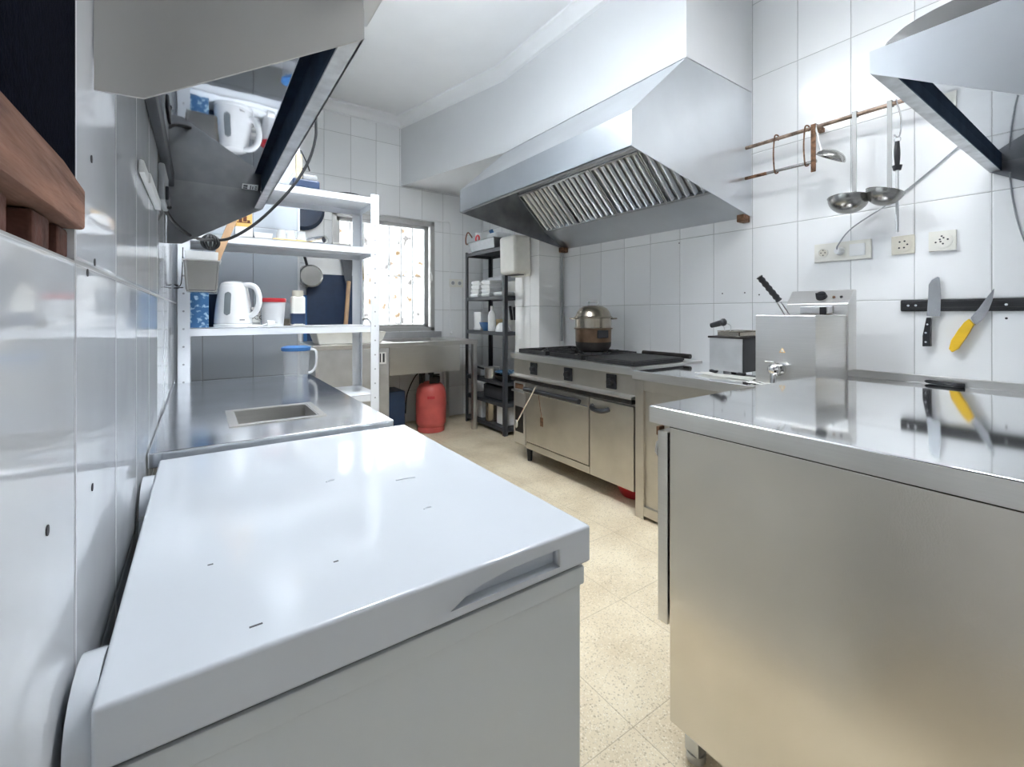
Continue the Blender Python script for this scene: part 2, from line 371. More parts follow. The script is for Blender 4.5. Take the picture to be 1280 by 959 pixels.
def text(body, size, loc, rot, m, name, parent):
    cu = bpy.data.curves.new(name, 'FONT'); cu.body = body; cu.size = size; cu.extrude = 0.0004; cu.align_x = 'CENTER'; cu.align_y = 'CENTER'
    o = bpy.data.objects.new(name, cu); C.objects.link(o)
    bpy.context.view_layer.update()
    me = bpy.data.meshes.new_from_object(o.evaluated_get(bpy.context.evaluated_depsgraph_get()))
    bpy.data.objects.remove(o)
    me.transform(Matrix.Translation(loc)@rot.to_4x4())
    off = Vector((0, 0, 0)); p = parent
    while p is not None: off += Vector(p.location); p = p.parent
    me.transform(Matrix.Translation(-off)); me.materials.clear(); me.materials.append(M[m])
    o = bpy.data.objects.new(name, me); C.objects.link(o); o.parent = parent
    return o
def sweep(path, prof):
    """moulding profile (offset to the left of the path, height) swept along a plan polyline with mitred corners"""
    mb = MB(); P = [Vector(p) for p in path]; R = []
    for i, p in enumerate(P):
        ns = []
        for a, b in ((i-1, i), (i, i+1)):
            if a >= 0 and b < len(P):
                d = (P[b]-P[a]).normalized(); ns.append(Vector((-d.y, d.x)))
        n = ns[0] if len(ns) == 1 else (ns[0]+ns[1])/(1+ns[0].dot(ns[1]))
        R.append([mb.bm.verts.new((p.x+n.x*o, p.y+n.y*o, z)) for o, z in prof])
    k = len(prof)
    for A, B in zip(R, R[1:]):
        for j in range(k): mb.bm.faces.new((A[j], A[(j+1) % k], B[(j+1) % k], B[j]))
    mb.bm.faces.new(R[0][::-1]); mb.bm.faces.new(R[-1])
    return mb

# ------------------------------------------------------------------ the room
T = 0.2
structure(MB().box(LW-0.6, RW+T, YF-T, YB+T, -0.1, 0), 'floor', 'floor')
structure(MB().box(LW-0.6, RW+T, YF-T, YB+T, ZC, ZC+0.1), 'ceiling', 'plaster')
wl = MB().box(LW-T, LW, 0.585, YB+T, 0, ZC)
wl.box(LW-T, LW, YF-T, 0.585, 0, 1.20); wl.box(LW-T, LW, YF-T, 0.585, 2.15, ZC); wl.box(LW-T, LW, YF-T, -0.55, 1.20, 2.15)
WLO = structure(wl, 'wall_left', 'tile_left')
structure(MB().box(LW-0.6, LW-0.45, YF-T, 1.2, 0, ZC), 'wall_hatch', 'dark_cloth')
structure(MB().box(RW, RW+T, YF-T, YB+T, 0, ZC), 'wall_right', 'tile_right')
WX0, WX1, WZ0, WZ1 = 1.045, 2.118, 0.965, 2.15
wb = MB().box(LW, WX0, YB, YB+T, 0, ZC).box(WX1, RW, YB, YB+T, 0, ZC).box(WX0, WX1, YB, YB+T, 0, WZ0).box(WX0, WX1, YB, YB+T, WZ1, ZC)
structure(wb, 'wall_back', 'tile_back')
structure(MB().box(LW-0.6, RW+T, YF-T, YF, 0, ZC), 'wall_front', 'plaster')
structure(MB().box(LW, 0.513, 3.10, YB, 0, ZC), 'wall_middle', 'tile_grey')
structure(MB().box(2.454, RW, 3.117, 3.48, 0, 2.49), 'wall_pillar', 'tile_pillar')
structure(MB().prism([(2.083, 1.407), (RW, 1.407), (RW, YB), (1.735, YB), (2.083, 3.12)], 'z', 2.49, ZC), 'trim_1', 'paint')
cor = [(0, ZC), (0.085, ZC), (0.085, ZC-0.018), (0.055, ZC-0.028), (0.03, ZC-0.055), (0.022, ZC-0.09), (0, ZC-0.10)]
structure(sweep([(2.083, 1.0), (2.083, 3.12), (1.735, YB), (0.513, YB)], cor), 'trim_2', 'plaster')
structure(MB().box(2.700, 2.712, 3.095, 3.116, 0.9, 1.74), 'trim_3', 'grey_plastic')
structure(MB().box(0.505, 0.518, 3.092, 3.102, 0.0, ZC-0.12), 'trim_4', 'paint')
for i, (px, py) in enumerate(((60, 663), (115, 199), (119, 328), (110, 341), (116, 609))):
    p = oX(px, py, LW+0.0006)
    structure(MB().cyl((LW-0.002, p.y, p.z), (LW+0.0008, p.y, p.z), 0.0042, seg=10), 'drill_hole', 'ink', WLO)
WRO = bpy.data.objects['wall_right']
for px, py in ((903, 367), (931, 366), (949, 368.5), (1258, 398), (849, 304)):
    p = oX(px, py, RW)
    structure(MB().cyl((RW+0.002, p.y, p.z), (RW-0.0008, p.y, p.z), 0.0045, seg=10), 'drill_hole', 'ink', WRO)

# window: sliding aluminium sashes, iron bars, printed sheer curtain outside the glass
win = MB()
fw = 0.045
for a, b_ in ((WX0, WX0+fw), (WX1-fw, WX1)): win.box(a, b_, YB-0.012, YB+0.09, WZ0, WZ1, 0.004)
win.box(WX0, WX1, YB-0.012, YB+0.09, WZ0, WZ0+0.04, 0.004); win.box(WX0, WX1, YB-0.012, YB+0.09, WZ1-0.05, WZ1, 0.004)
W1 = structure(win, 'window_1', 'alu')
for a, b_, y in ((WX0+0.04, 1.36, 0.05), (1.30, WX1-0.06, 0.02)):
    s = MB(); z0, z1 = WZ0+0.035, WZ1-0.045
    s.box(a, a+0.045, YB+y, YB+y+0.03, z0, z1, 0.003).box(b_-0.05, b_, YB+y, YB+y+0.03, z0, z1, 0.003)
    s.box(a, b_, YB+y, YB+y+0.03, z0, z0+0.035, 0.003).box(a, b_, YB+y, YB+y+0.03, z1-0.04, z1, 0.003)
    so = structure(s, 'sash', 'alu', W1)
    structure(MB().box(a+0.04, b_-0.045, YB+y+0.012, YB+y+0.016, z0+0.03, z1-0.035), 'pane', 'clear', so)
structure(MB().box(2.066, 2.09, YB-0.035, YB-0.01, 1.48, 1.60, 0.006).box(2.072, 2.084, YB-0.05, YB-0.03, 1.51, 1.57, 0.004), 'latch', 'alu', W1)
for k in range(8):
    x = WX0+0.07+k*(WX1-WX0-0.14)/7
    structure(MB().box(x-0.009, x+0.009, YB+0.115, YB+0.132, WZ0, WZ1), 'bar', 'alu', W1)
structure(MB().box(WX0, WX1, YB+0.118, YB+0.134, 1.545, 1.558), 'bar', 'alu', W1)
# curtain
def curtain():
    nx, nz = 150, 170; bm = bmesh.new(); x0, x1, z0, z1 = WX0-0.25, WX1+0.25, WZ0-0.15, WZ1+0.1
    rnd = random.Random(3); blobs = []
    pts = [(503, 288), (509, 296), (499, 303), (497, 316), (508, 302), (489, 329), (483, 333), (526, 328), (498, 346), (513, 354), (500, 362), (495, 371), (462, 378), (482, 381), (498, 392), (519, 392), (501, 401), (521, 408), (463, 350), (522, 346), (458, 300), (456, 396), (468, 365), (423, 290), (432, 275), (534, 366), (535, 398), (515, 375), (470, 330), (507, 340)]
    for px, py in pts:
        p = oY(px, py, YB+0.155); yel = rnd.random() < 0.55
        for q in range(rnd.randint(5, 9)):
            blobs.append((p.x+rnd.gauss(0, 0.022), p.z+rnd.gauss(0, 0.018), rnd.uniform(0.011, 0.026), yel))
    vs = []; cols = []
    for j in range(nz+1):
        for i in range(nx+1):
            x = x0+(x1-x0)*i/nx; z = z0+(z1-z0)*j/nz
            y = YB+0.16+0.012*math.sin(x*34+0.6*math.sin(z*3))
            vs.append(bm.verts.new((x, y, z)))
            c = [0.93, 0.92, 0.90]
            for bx, bz, r, yel in blobs:
                d = math.hypot(x-bx, z-bz)/r
                if d < 1.4:
                    w = max(0, min(1, 1.4-d)); t = (0.105, 0.06, 0.017) if yel else (0.065, 0.058, 0.052)
                    c = [a*(1-w)+b*w for a, b in zip(c, t)]
            cols.append(c)
    for j in range(nz):
        for i in range(nx):
            a = j*(nx+1)+i; bm.faces.new((vs[a], vs[a+1], vs[a+nx+2], vs[a+nx+1]))
    me = bpy.data.meshes.new('curtain'); bm.to_mesh(me); bm.free()
    at = me.color_attributes.new('print', 'FLOAT_COLOR', 'POINT')
    for k, c in enumerate(cols): at.data[k].color = (*c, 1)
    m, nt, b = new_mat('printed_sheer_fabric'); N = nt.nodes; L = nt.links
    vc = N.new('ShaderNodeVertexColor'); vc.layer_name = 'print'
    tr = N.new('ShaderNodeBsdfTranslucent'); L.new(vc.outputs[0], tr.inputs[0]); L.new(vc.outputs[0], b.inputs['Base Color']); b.inputs['Roughness'].default_value = 0.9
    ms = N.new('ShaderNodeMixShader'); ms.inputs[0].default_value = 0.75; L.new(b.outputs[0], ms.inputs[1]); L.new(tr.outputs[0], ms.inputs[2])
    L.new(ms.outputs[0], N['Material Output'].inputs[0]); me.materials.append(m)
    me.polygons.foreach_set('use_smooth', [True]*len(me.polygons))
    o = bpy.data.objects.new('curtain', me); C.objects.link(o)
    tag(o, 'sheer white curtain printed with ochre flowers behind the barred window', 'curtain')
curtain()
# thin rail above the window and cable dropping from it
tp = [oY(px, py, YB-0.02) for px, py in ((430, 262), (480, 268), (530, 275), (561, 277))]
single(MB().tube(tp, 0.006, 6).tube([tp[-1], tp[-1]+Vector((0.02, 0, -0.08)), oY(563, 320, YB-0.01), oY(563, 412, YB-0.01)], 0.004, 6), 'wall_cable', 'white', 'thin white cable running over the window and down the back wall', 'cable')
p = oY(565, 416, YB-0.012)
single(MB().sphere(p, 0.02, seg=12), 'wall_cable_end', 'white', 'small round white cap at the lower end of the back wall cable', 'cap')

# ceiling lamps (above the frame)
def lamp(x, y0, y1, label, lm='lamp', drop=0.0):
    t = thing('ceiling_lamp', label, 'lamp', (x, (y0+y1)/2, ZC-0.001))
    zt = ZC-0.001-drop
    h = MB().box(x-0.13, x+0.13, y0, y1, zt-0.03, zt)
    for a in ((x-0.13, x-0.122, y0, y1), (x+0.122, x+0.13, y0, y1), (x-0.13, x+0.13, y0, y0+0.008), (x-0.13, x+0.13, y1-0.008, y1)): h.box(*a, zt-0.13, zt-0.03)  # deep sides shaped to keep lamp light off the upper walls
    h.build('housing', 'white', t)
    MB().box(x-0.12, x+0.12, y0+0.01, y1-0.01, zt-0.04, zt-0.0301).build('diffuser', lm, t)
    if drop:
        MB().box(x-0.12, x+0.12, y0+0.01, y1-0.01, zt+0.0005, zt+0.01).build('added_uplight_panel', 'added_uplight', t)  # added glowing panel on the lamp's top, brightens the ceiling
        for y in (y0+0.15, y1-0.15): MB().cyl((x, y, zt), (x, y, ZC-0.0005), 0.006, seg=8).build('hanger', 'white', t)
lamp(0.78, 1.3, 2.25, 'long white fluorescent lamp with an added uplight hung from the ceiling above the aisle beside the big hood', drop=0.22)
lamp(1.65, -0.3, 0.6, 'white fluorescent ceiling lamp above the near end of the kitchen', 'lamp_weak')

# ------------------------------------------------------------------ chest freezer
FX0, FX1, FY0, FY1, FZ = -0.073, 0.486, 0.491, 1.245, 0.83
fr = thing('chest_freezer', 'white chest freezer with a closed lid in the foreground', 'freezer', (0.2, 0.87, 0))
MB().box(FX0+0.006, FX1-0.008, FY0+0.012, FY1-0.005, 0.03, 0.745, 0.006).box(FX0+0.02, FX1-0.03, FY0+0.03, FY1-0.02, 0.0, 0.03).build('body', 'freezer_body', fr)
MB().box(FX0+0.003, FX1-0.004, FY0+0.009, FY1-0.003, 0.738, 0.766, 0.003).build('rim', 'freezer_body', fr)
MB().box(FX0+0.01, FX1-0.012, FY0+0.014, FY1-0.01, 0.766, 0.777).build('gasket', 'dark_grey', fr)
lid = MB().box(FX0, FX1, FY0, FY1, 0.775, FZ, 0.0045, 3).build('lid', 'freezer', fr)
pk = MB()
pk.prism([(0.25, 0.7875), (0.425, 0.786), (0.425, 0.812), (0.345, 0.8115), (0.295, 0.806), (0.27, 0.798)], 'y', FY0-0.02, FY0+0.016)
cut(lid, pk)
for px, py, l in ((320, 782, 0.006), (263, 706, 0.003), (420, 702, 0.003)):
    p = oZ(px, py, FZ); MB().box(p.x-l, p.x+l, p.y-0.0012, p.y+0.0012, FZ-0.001, FZ+0.0004).build('scratch', 'ink', lid)
for (a, b_), (c, d) in (((495, 601), (519, 597)), ((530, 637), (539, 634)), ((408, 603), (418, 600))):
    p, q = oZ(a, b_, FZ), oZ(c, d, FZ)
    MB().tube([p, (p+q)/2+Vector((0, 0.002, 0.0004)), q], 0.0016, 6).build('dent', 'freezer', lid)
for y0, y1 in ((0.50, 0.62), (1.06, 1.19)):
    h = MB(); n = 10
    prof = [(y0, 0.60)] + [((y0+y1)/2-(y1-y0)/2*math.cos(math.pi*i/n), 0.785+0.045*math.sin(math.pi*i/n)) for i in range(n+1)] + [(y1, 0.60)]
    h.prism(prof, 'x', -0.0915, FX0-0.0005)
    hg = h.build('hinge', 'freezer', fr)
    MB().box(-0.0917, FX0-0.0004, y0-0.004, y1+0.004, 0.772, 0.778).build('hinge_seam', 'grey_plastic', hg)

# ------------------------------------------------------------------ steel work table with a waste opening
TX0, TX1, TY0, TY1, TZ = LW+0.002, 0.465, 1.275, 2.485, 0.84
tb = thing('work_table', 'stainless steel work table with a rectangular waste opening behind the freezer', 'table', (0.18, 1.88, 0))
top = MB().box(TX0, TX1, TY0, TY1, TZ-0.035, TZ, 0.003).build('tabletop', 'steel_table', tb)
hx0, hx1, hy0, hy1 = 0.085, 0.297, 1.46, 1.665
cut(top, MB().box(hx0, hx1, hy0, hy1, TZ-0.1, TZ+0.1))
ch = MB()
for a in ((hx0-0.02, hx1+0.02, hy0-0.02, hy0), (hx0-0.02, hx1+0.02, hy1, hy1+0.02), (hx0-0.02, hx0, hy0, hy1), (hx1, hx1+0.02, hy0, hy1)): ch.box(*a, TZ, TZ+0.003, 0.001)
for a in ((hx0, hx1, hy0, hy0+0.003), (hx0, hx1, hy1-0.003, hy1), (hx0, hx0+0.003, hy0, hy1), (hx1-0.003, hx1, hy0, hy1)): ch.box(*a, TZ-0.14, TZ+0.001)
ch.build('chute', 'steel', tb)
MB().box(TX0+0.03, TX1-0.03, TY0+0.03, TY1-0.03, 0.10, 0.13, 0.004).box(hx0, hx1, hy0, hy1, TZ-0.16, TZ-0.14).build('undershelf', 'steel_dull', tb)
for x in (TX0+0.03, TX1-0.07):
    for y in (TY0+0.02, TY1-0.06): MB().box(x, x+0.04, y, y+0.04, 0, TZ-0.035, 0.003).build('leg', 'steel', tb)

# ------------------------------------------------------------------ white metal shelving behind the table
SY0, SY1, SX0, SX1 = 2.50, 2.87, -0.085, 0.828
sh = thing('metal_shelving', 'white slotted metal shelving unit standing behind the work table', 'shelf', (0.37, 2.68, 0))
def angle_post(x, y, sx, sy, z1):
    w, t = 0.048, 0.0025
    m = MB().box(x, x+sx*w, y, y+sy*t, 0, z1).box(x, x+sx*t, y, y+sy*w, 0, z1)
    return m
for x, sx in ((SX0, 1), (SX1, -1)):
    for y, sy in ((SY0, 1), (SY1, -1)):
        po = angle_post(x, y, sx, sy, 1.815).build('post', 'shelf_white', sh)
        if y == SY0:
            for k in range(16):
                z = 0.60+k*0.08
                MB().cyl((x+sx*0.024, y-0.0005, z), (x+sx*0.024, y+0.001, z), 0.0045, seg=8).build('slot_hole', 'grey_plastic', po)
for z in (1.80, 1.519, 1.083, 0.70, 0.18):
    s = MB().box(SX0+0.003, SX1-0.003, SY0+0.003, SY1-0.003, z-0.003, z)
    s.box(SX0+0.003, SX1-0.003, SY0+0.003, SY0+0.005, z-0.036, z).box(SX0+0.003, SX1-0.003, SY1-0.005, SY1-0.003, z-0.036, z)
    s.box(SX0+0.003, SX0+0.005, SY0+0.003, SY1-0.003, z-0.036, z).box(SX1-0.005, SX1-0.003, SY0+0.003, SY1-0.003, z-0.036, z)
    s.box(SX0+0.003, SX1-0.003, SY0+0.005, SY0+0.02, z-0.036, z-0.034).box(SX0+0.003, SX1-0.003, SY1-0.02, SY1-0.005, z-0.036, z-0.034)
    s.build('shelf_board', 'shelf_white', sh)

Z1, Z2, Z3, ZT = 0.703, 1.0832, 1.5192, 1.8002
# kettle
k0 = oY(292, 410, 2.615); kx, ky = k0.x, k0.y
kt = thing('electric_kettle', 'white electric kettle with a grey level window on the third shelf', 'kettle', (kx, ky, Z2))
MB().lathe((kx, ky, Z2), [(0.082, 0), (0.084, 0.006), (0.084, 0.014), (0.08, 0.017)], 36).build('base', 'white_gloss', kt)
MB().lathe((kx, ky, Z2), [(0.080, 0.018), (0.082, 0.022), (0.080, 0.06), (0.074, 0.12), (0.066, 0.17), (0.061, 0.198), (0.058, 0.203)], 36).build('body', 'white_gloss', kt)
MB().lathe((kx, ky, Z2), [(0.058, 0.203), (0.055, 0.213), (0.04, 0.222), (0.015, 0.226)], 36).build('lid', 'white_gloss', kt)
hd = Vector((CS, -SN, 0)); vd = Vector((-kx, -ky, 0)).normalized()
def kp(r, z): return Vector((kx, ky, Z2+z))+hd*r
MB().tube([kp(0.05, 0.205), kp(0.085, 0.207), kp(0.112, 0.19), kp(0.126, 0.15), kp(0.122, 0.10), kp(0.10, 0.065), kp(0.074, 0.055)], 0.0125, 10, flat=1.1).build('handle', 'white_gloss', kt)
wq = Matrix.Translation((kx, ky, Z2)) @ vd.to_track_quat('X', 'Z').to_matrix().to_4x4() @ Matrix.Rotation(0.35*-1, 4, 'Z')
wm = MB(); rows = []; NR = 18
def kr_(z):
    P = [(0.02, 0.082), (0.06, 0.080), (0.12, 0.074), (0.17, 0.066), (0.20, 0.061)]
    for (a, ra), (b_, rb) in zip(P, P[1:]):
        if z <= b_: return ra+(rb-ra)*(z-a)/(b_-a)
    return 0.061
for i in range(NR+1):
    z = 0.058+(0.172-0.058)*i/NR; e = min(z-0.058, 0.172-z); hw = 0.0145 if e > 0.0145 else math.sqrt(max(1e-7, 0.0145**2-(0.0145-e)**2))
    rows.append([wm.bm.verts.new((math.sqrt(kr_(z)**2-y*y)+0.0012, y, z)) for y in [hw*(k/3-1) for k in range(7)]])
for A, B in zip(rows, rows[1:]):
    for k in range(6): wm.bm.faces.new((A[k], A[k+1], B[k+1], B[k]))
wm.xf(wq).build('level_window', 'kettle_win', kt)
lg = MB().box(0.0815, 0.0828, -0.012, 0.012, 0.034, 0.038).xf(wq @ Matrix.Rotation(0.8, 4, 'Z')); lg.build('logo', 'ink', kt)
# blue printed box and dark jar
p = oY(236, 411, 2.56); q = oY(261, 366, 2.56)
single(MB().box(p.x, q.x, 2.56, 2.66, Z2, q.z+0.01, 0.003), 'carton', 'blue_pattern', 'blue patterned carton at the left end of the third shelf beside the kettle', 'box')
p = oY(263, 400, 2.70); q = oY(272, 372, 2.70)
single(MB().lathe(((p.x+q.x)/2, 2.74, Z2), [(0.036, 0), (0.038, 0.01), (0.038, 0.13), (0.03, 0.145), (0.03, 0.165)]), 'dark_jar', 'navy', 'dark blue jar half hidden between blue carton and kettle', 'jar')
# packet with lettering behind kettle handle
p = oY(309, 408, 2.68); q = oY(326, 387, 2.68)
pk = thing('food_packet', 'small white packet with dark lettering behind the kettle handle', 'packet', ((p.x+q.x)/2, 2.71, Z2))
MB().box(p.x, q.x, 2.68, 2.74, Z2, Z2+0.10, 0.006).build('wrapper', 'sticker', pk)
text('COCO', 0.03, Vector((p.x*0.5+q.x*0.5, 2.6795, Z2+0.045)), Matrix.Rotation(math.pi/2, 3, 'X'), 'ink', 'lettering', pk)
MB().box(p.x+0.005, q.x-0.004, 2.6793, 2.681, Z2+0.012, Z2+0.02).build('print', 'grey_plastic', pk)
MB().box(p.x+0.005, q.x-0.004, 2.6793, 2.681, Z2+0.07, Z2+0.085).build('print', 'grey_plastic', pk)
# white plug with cord
p = oY(337, 404, 2.56)
pl = thing('kettle_plug', 'white mains plug and cord lying in front of the red lidded tub', 'plug', (p.x, 2.56, Z2))
MB().cyl((p.x-0.012, 2.555, Z2+0.017), (p.x+0.02, 2.56, Z2+0.017), 0.0165, 0.014, 14).build('plug_body', 'white', pl)
MB().cyl((p.x+0.02, 2.552, Z2+0.02), (p.x+0.034, 2.553, Z2+0.02), 0.003, seg=8).cyl((p.x+0.02, 2.568, Z2+0.02), (p.x+0.034, 2.57, Z2+0.02), 0.003, seg=8).build('prongs', 'chrome', pl)
MB().tube([(p.x-0.012, 2.555, Z2+0.015), (p.x-0.04, 2.56, Z2+0.006), (p.x-0.08, 2.55, Z2+0.005), (p.x-0.11, 2.57, Z2+0.005), (kx+0.105, 2.62, Z2+0.006)], 0.004, 8).build('cord', 'white', pl)
# red lidded tub
p = oY(342, 408, 2.64)
tbx = thing('plastic_tub', 'translucent white plastic tub with a red lid on the third shelf', 'tub', (p.x, 2.66, Z2))
MB().lathe((p.x, 2.66, Z2), [(0.048, 0), (0.05, 0.004), (0.058, 0.128), (0.058, 0.132)], 28).build('tub_body', 'frost', tbx)
MB().lathe((p.x, 2.66, Z2), [(0.061, 0.126), (0.062, 0.13), (0.062, 0.143), (0.058, 0.147)], 28).build('lid', 'red_plastic', tbx)
# clear jar and bottle
p = oY(358, 408, 2.74)
jj = thing('glass_jar', 'clear jar with a little beige powder between red lidded tub and bottle', 'jar', (p.x, 2.76, Z2))
MB().lathe((p.x, 2.76, Z2), [(0.04, 0), (0.042, 0.006), (0.042, 0.12), (0.036, 0.13)], 24).build('jar_wall', 'clear', jj)
MB().lathe((p.x, 2.76, Z2+0.002), [(0.038, 0), (0.038, 0.035)], 24).build('powder', 'beige', jj)
p = oY(373, 408, 2.62)
bt = thing('milk_bottle', 'cream plastic bottle with a dark blue lower label on the third shelf', 'bottle', (p.x, 2.64, Z2))
MB().box(p.x-0.034, p.x+0.034, 2.61, 2.67, Z2, Z2+0.16, 0.012, 3).build('bottle_body', 'cream', bt)
MB().box(p.x-0.035, p.x+0.035, 2.609, 2.671, Z2+0.004, Z2+0.075, 0.012, 3).build('label_band', 'navy', bt)
MB().cyl((p.x, 2.64, Z2+0.155), (p.x, 2.64, Z2+0.19), 0.028).build('cap', 'cream_dark', bt)
# second shelf things (Z3)
p = oY(294, 297, 2.58); q = oY(316, 262, 2.58)
cx = (p.x+q.x)/2
fb = thing('food_carton', 'white carton with an orange top and brown print on the second shelf', 'carton', (cx, 2.62, Z3))
MB().box(p.x, q.x, 2.58, 2.66, Z3, Z3+0.06, 0.003).build('lower_carton', 'white', fb)
MB().box(p.x+0.002, q.x-0.002, 2.582, 2.658, Z3+0.06, Z3+0.175, 0.004).build('upper_carton', 'orange', fb)
for dx, dz, w, h in ((-0.022, 0.083, 0.014, 0.02), (-0.004, 0.086, 0.016, 0.026), (0.014, 0.08, 0.012, 0.014), (-0.006, 0.115, 0.01, 0.006), (-0.03, 0.079, 0.06, 0.004)):
    MB().box(cx+dx, cx+dx+w, 2.5808, 2.583, Z3+dz, Z3+dz+h).build('print', 'brown', fb)
p = oY(317, 298, 2.58); q = oY(341, 288, 2.58)
single(MB().frustum(p.x, q.x, 2.57, 2.70, Z3, Z3+0.038, 0.006, 0.004, 2, True, 0.003), 'plastic_tray', 'white', 'shallow white plastic tray beside the orange topped carton', 'tray')
p = oY(340, 299, 2.57); q = oY(384, 299, 2.57)
single(MB().box(p.x, q.x, 2.56, 2.66, Z3, Z3+0.012, 0.004).box(p.x+0.005, q.x-0.005, 2.565, 2.655, Z3+0.012, Z3+0.016, 0.002), 'cardboard_tray', 'cardboard', 'yellow cardboard tray under three upturned glasses on the second shelf', 'tray')
gb = None
for px, lb in ((352, 'upturned clear glass at the left end of the yellow cardboard tray'), (364, 'upturned clear glass in the middle of the yellow cardboard tray'), (377, 'upturned clear glass on the yellow cardboard tray next to the foil roll')):
    p = oY(px, 296, 2.60)
    if gb is None:
        gb = single(MB().lathe((p.x, 2.605, Z3+0.0165), [(0.026, 0), (0.027, 0.0), (0.0255, 0.01), (0.020, 0.045), (0.018, 0.05), (0.0, 0.051), (0.0, 0.047), (0.017, 0.045), (0.023, 0.008), (0.0245, 0.0)][0:6], 20, cap0=False, cap1=False), 'drinking_glass', 'glassy', lb, 'glass', 'upturned glasses on the cardboard tray')
    else:
        c = gb.copy(); C.objects.link(c); c.location.x = p.x; c['label'] = lb
p = oY(384, 298, 2.60); q = oY(406, 296, 2.52)
a = Vector((p.x-0.03, 2.70, Z3+0.021)); b_ = Vector((q.x, 2.515, Z3+0.021))
fo = thing('foil_roll', 'roll of aluminium foil lying on the second shelf with its end towards the camera', 'foil', ((a+b_)/2-Vector((0, 0, 0.021))))
m_ = MB().cyl(a, b_, 0.021, seg=20, caps=False); m_.build('foil', 'foil', fo)
d = (b_-a).normalized()
MB().cyl(a+d*0.001, b_-d*0.001, 0.0195, seg=20, caps=False).build('core', 'sticker', fo)
MB().cyl(a+d*0.02, b_-d*0.012, 0.0155, seg=20).build('core_hollow', 'dark_grey', fo)
p = oY(416, 304, 2.72); q = oY(439, 296, 2.72)
single(MB().box(p.x, q.x, 2.72, 2.80, Z3, Z3+0.042, 0.003), 'small_carton', 'cream', 'small cream carton at the right end of the second shelf', 'box')
p = oY(418, 306, 2.60); q = oY(441, 303, 2.62)
single(MB().tube([(p.x, 2.60, Z3+0.005), (q.x, 2.64, Z3+0.006)], lambda t: 0.003+0.002*t, 8), 'thin_skewer', 'black', 'thin dark stick lying in front of the small cream carton', 'stick')
# top shelf
p = oY(374, 232, 2.55); q = oY(400, 217, 2.55)
bx = thing('lidded_box', 'black food box with a clear lid on the top shelf under the cable', 'box', ((p.x+q.x)/2, 2.62, ZT))
MB().box(p.x-0.03, q.x, 2.55, 2.68, ZT, ZT+0.055, 0.01, 3).build('box_body', 'navy', bx)
MB().box(p.x-0.03, q.x-0.01, 2.555, 2.675, ZT+0.055, ZT+0.085, 0.01, 3).build('lid', 'clear', bx)
p = oY(438, 240, 2.56)
single(MB().lathe((p.x, 2.64, ZT), [(0.05, 0), (0.07, 0.004), (0.085, 0.018), (0.082, 0.02), (0.066, 0.008), (0.01, 0.006)], 28), 'black_dish', 'black', 'shallow black round dish at the right end of the top shelf', 'dish')
p = oY(375, 216, 2.74); q = oY(371, 196, 2.74)
single(MB().box(p.x-0.02, p.x+0.012, 2.74, 2.78, ZT, q.z+0.02, 0.004), 'brown_bottle', 'beige', 'narrow brown packet standing behind the black lidded box on the top shelf', 'packet')

# pitcher on the table
p = oZ(377, 473, TZ); px0 = 0.385; py0 = 2.40
pt = thing('pitcher', 'clear plastic pitcher with a blue lid on the table corner', 'pitcher', (px0, py0, TZ))
MB().lathe((px0, py0, TZ+0.0005), [(0.05, 0), (0.053, 0.004), (0.062, 0.13), (0.0635, 0.135)], 28).build('jug', 'clear', pt)
MB().lathe((px0, py0, TZ), [(0.065, 0.13), (0.066, 0.134), (0.066, 0.146), (0.05, 0.152), (0.01, 0.152)], 28).build('lid', 'blue', pt)
def pp(r, z): return Vector((px0, py0, TZ+z))+Vector((0.94, -0.34, 0))*r
MB().tube([pp(0.062, 0.135), pp(0.085, 0.13), pp(0.092, 0.10), pp(0.088, 0.05), pp(0.07, 0.025), pp(0.056, 0.02)], 0.006, 8).build('handle', 'frost', pt)

# steel container hanging on the left post of the shelving
cxx = oY(251.5, 340, 2.33); cy0, cy1 = 2.325, 2.465
p = oY(227.5, 323, cy0); q = oY(276, 323, cy0); r_ = oY(251, 365, cy0)
hc = thing('hanging_container', 'steel container hung by black wire from the shelving post', 'container', ((p.x+q.x)/2, 2.395, r_.z))
MB().frustum(p.x+0.003, q.x-0.003, cy0, cy1, r_.z, p.z, 0.009, 0.012, 3, True, 0.002).build('container', 'steel_cont', hc)
MB().box(p.x-0.002, q.x+0.002, cy0-0.004, cy0, p.z-0.006, p.z, 0.002).box(p.x-0.002, q.x+0.002, cy1, cy1+0.004, p.z-0.006, p.z, 0.002).box(p.x-0.002, p.x+0.003, cy0-0.003, cy1+0.003, p.z-0.006, p.z, 0.002).box(q.x-0.003, q.x+0.002, cy0-0.003, cy1+0.003, p.z-0.006, p.z, 0.002).build('rim', 'steel', hc)
w1 = oY(229, 305, 2.44)
MB().tube([(p.x, 2.44, p.z+0.06), (p.x-0.006, 2.44, r_.z+0.04), (p.x-0.03, 2.46, r_.z+0.035), (SX0+0.005, 2.497, r_.z+0.035)], 0.0022, 6).tube([(p.x+0.002, 2.40, r_.z+0.02), (p.x-0.03, 2.42, r_.z+0.018), (SX0+0.005, 2.497, r_.z+0.02)], 0.0022, 6).build('wire_hook', 'rubber', hc)
iz = p.z
single(MB().frustum(p.x+0.008, q.x-0.008, cy0+0.01, cy1-0.01, iz-0.12, iz+0.036, 0.012, 0.006, 2, True, 0.003), 'white_tub', 'white', 'white plastic tub standing inside the hanging steel container', 'tub')
a = oY(268, 330, 2.41); b_ = oY(301, 252, 2.43)
wv = (b_-a).normalized()
wx = wv.cross(Vector((0, 1, 0))).normalized(); wy = wv.cross(wx)
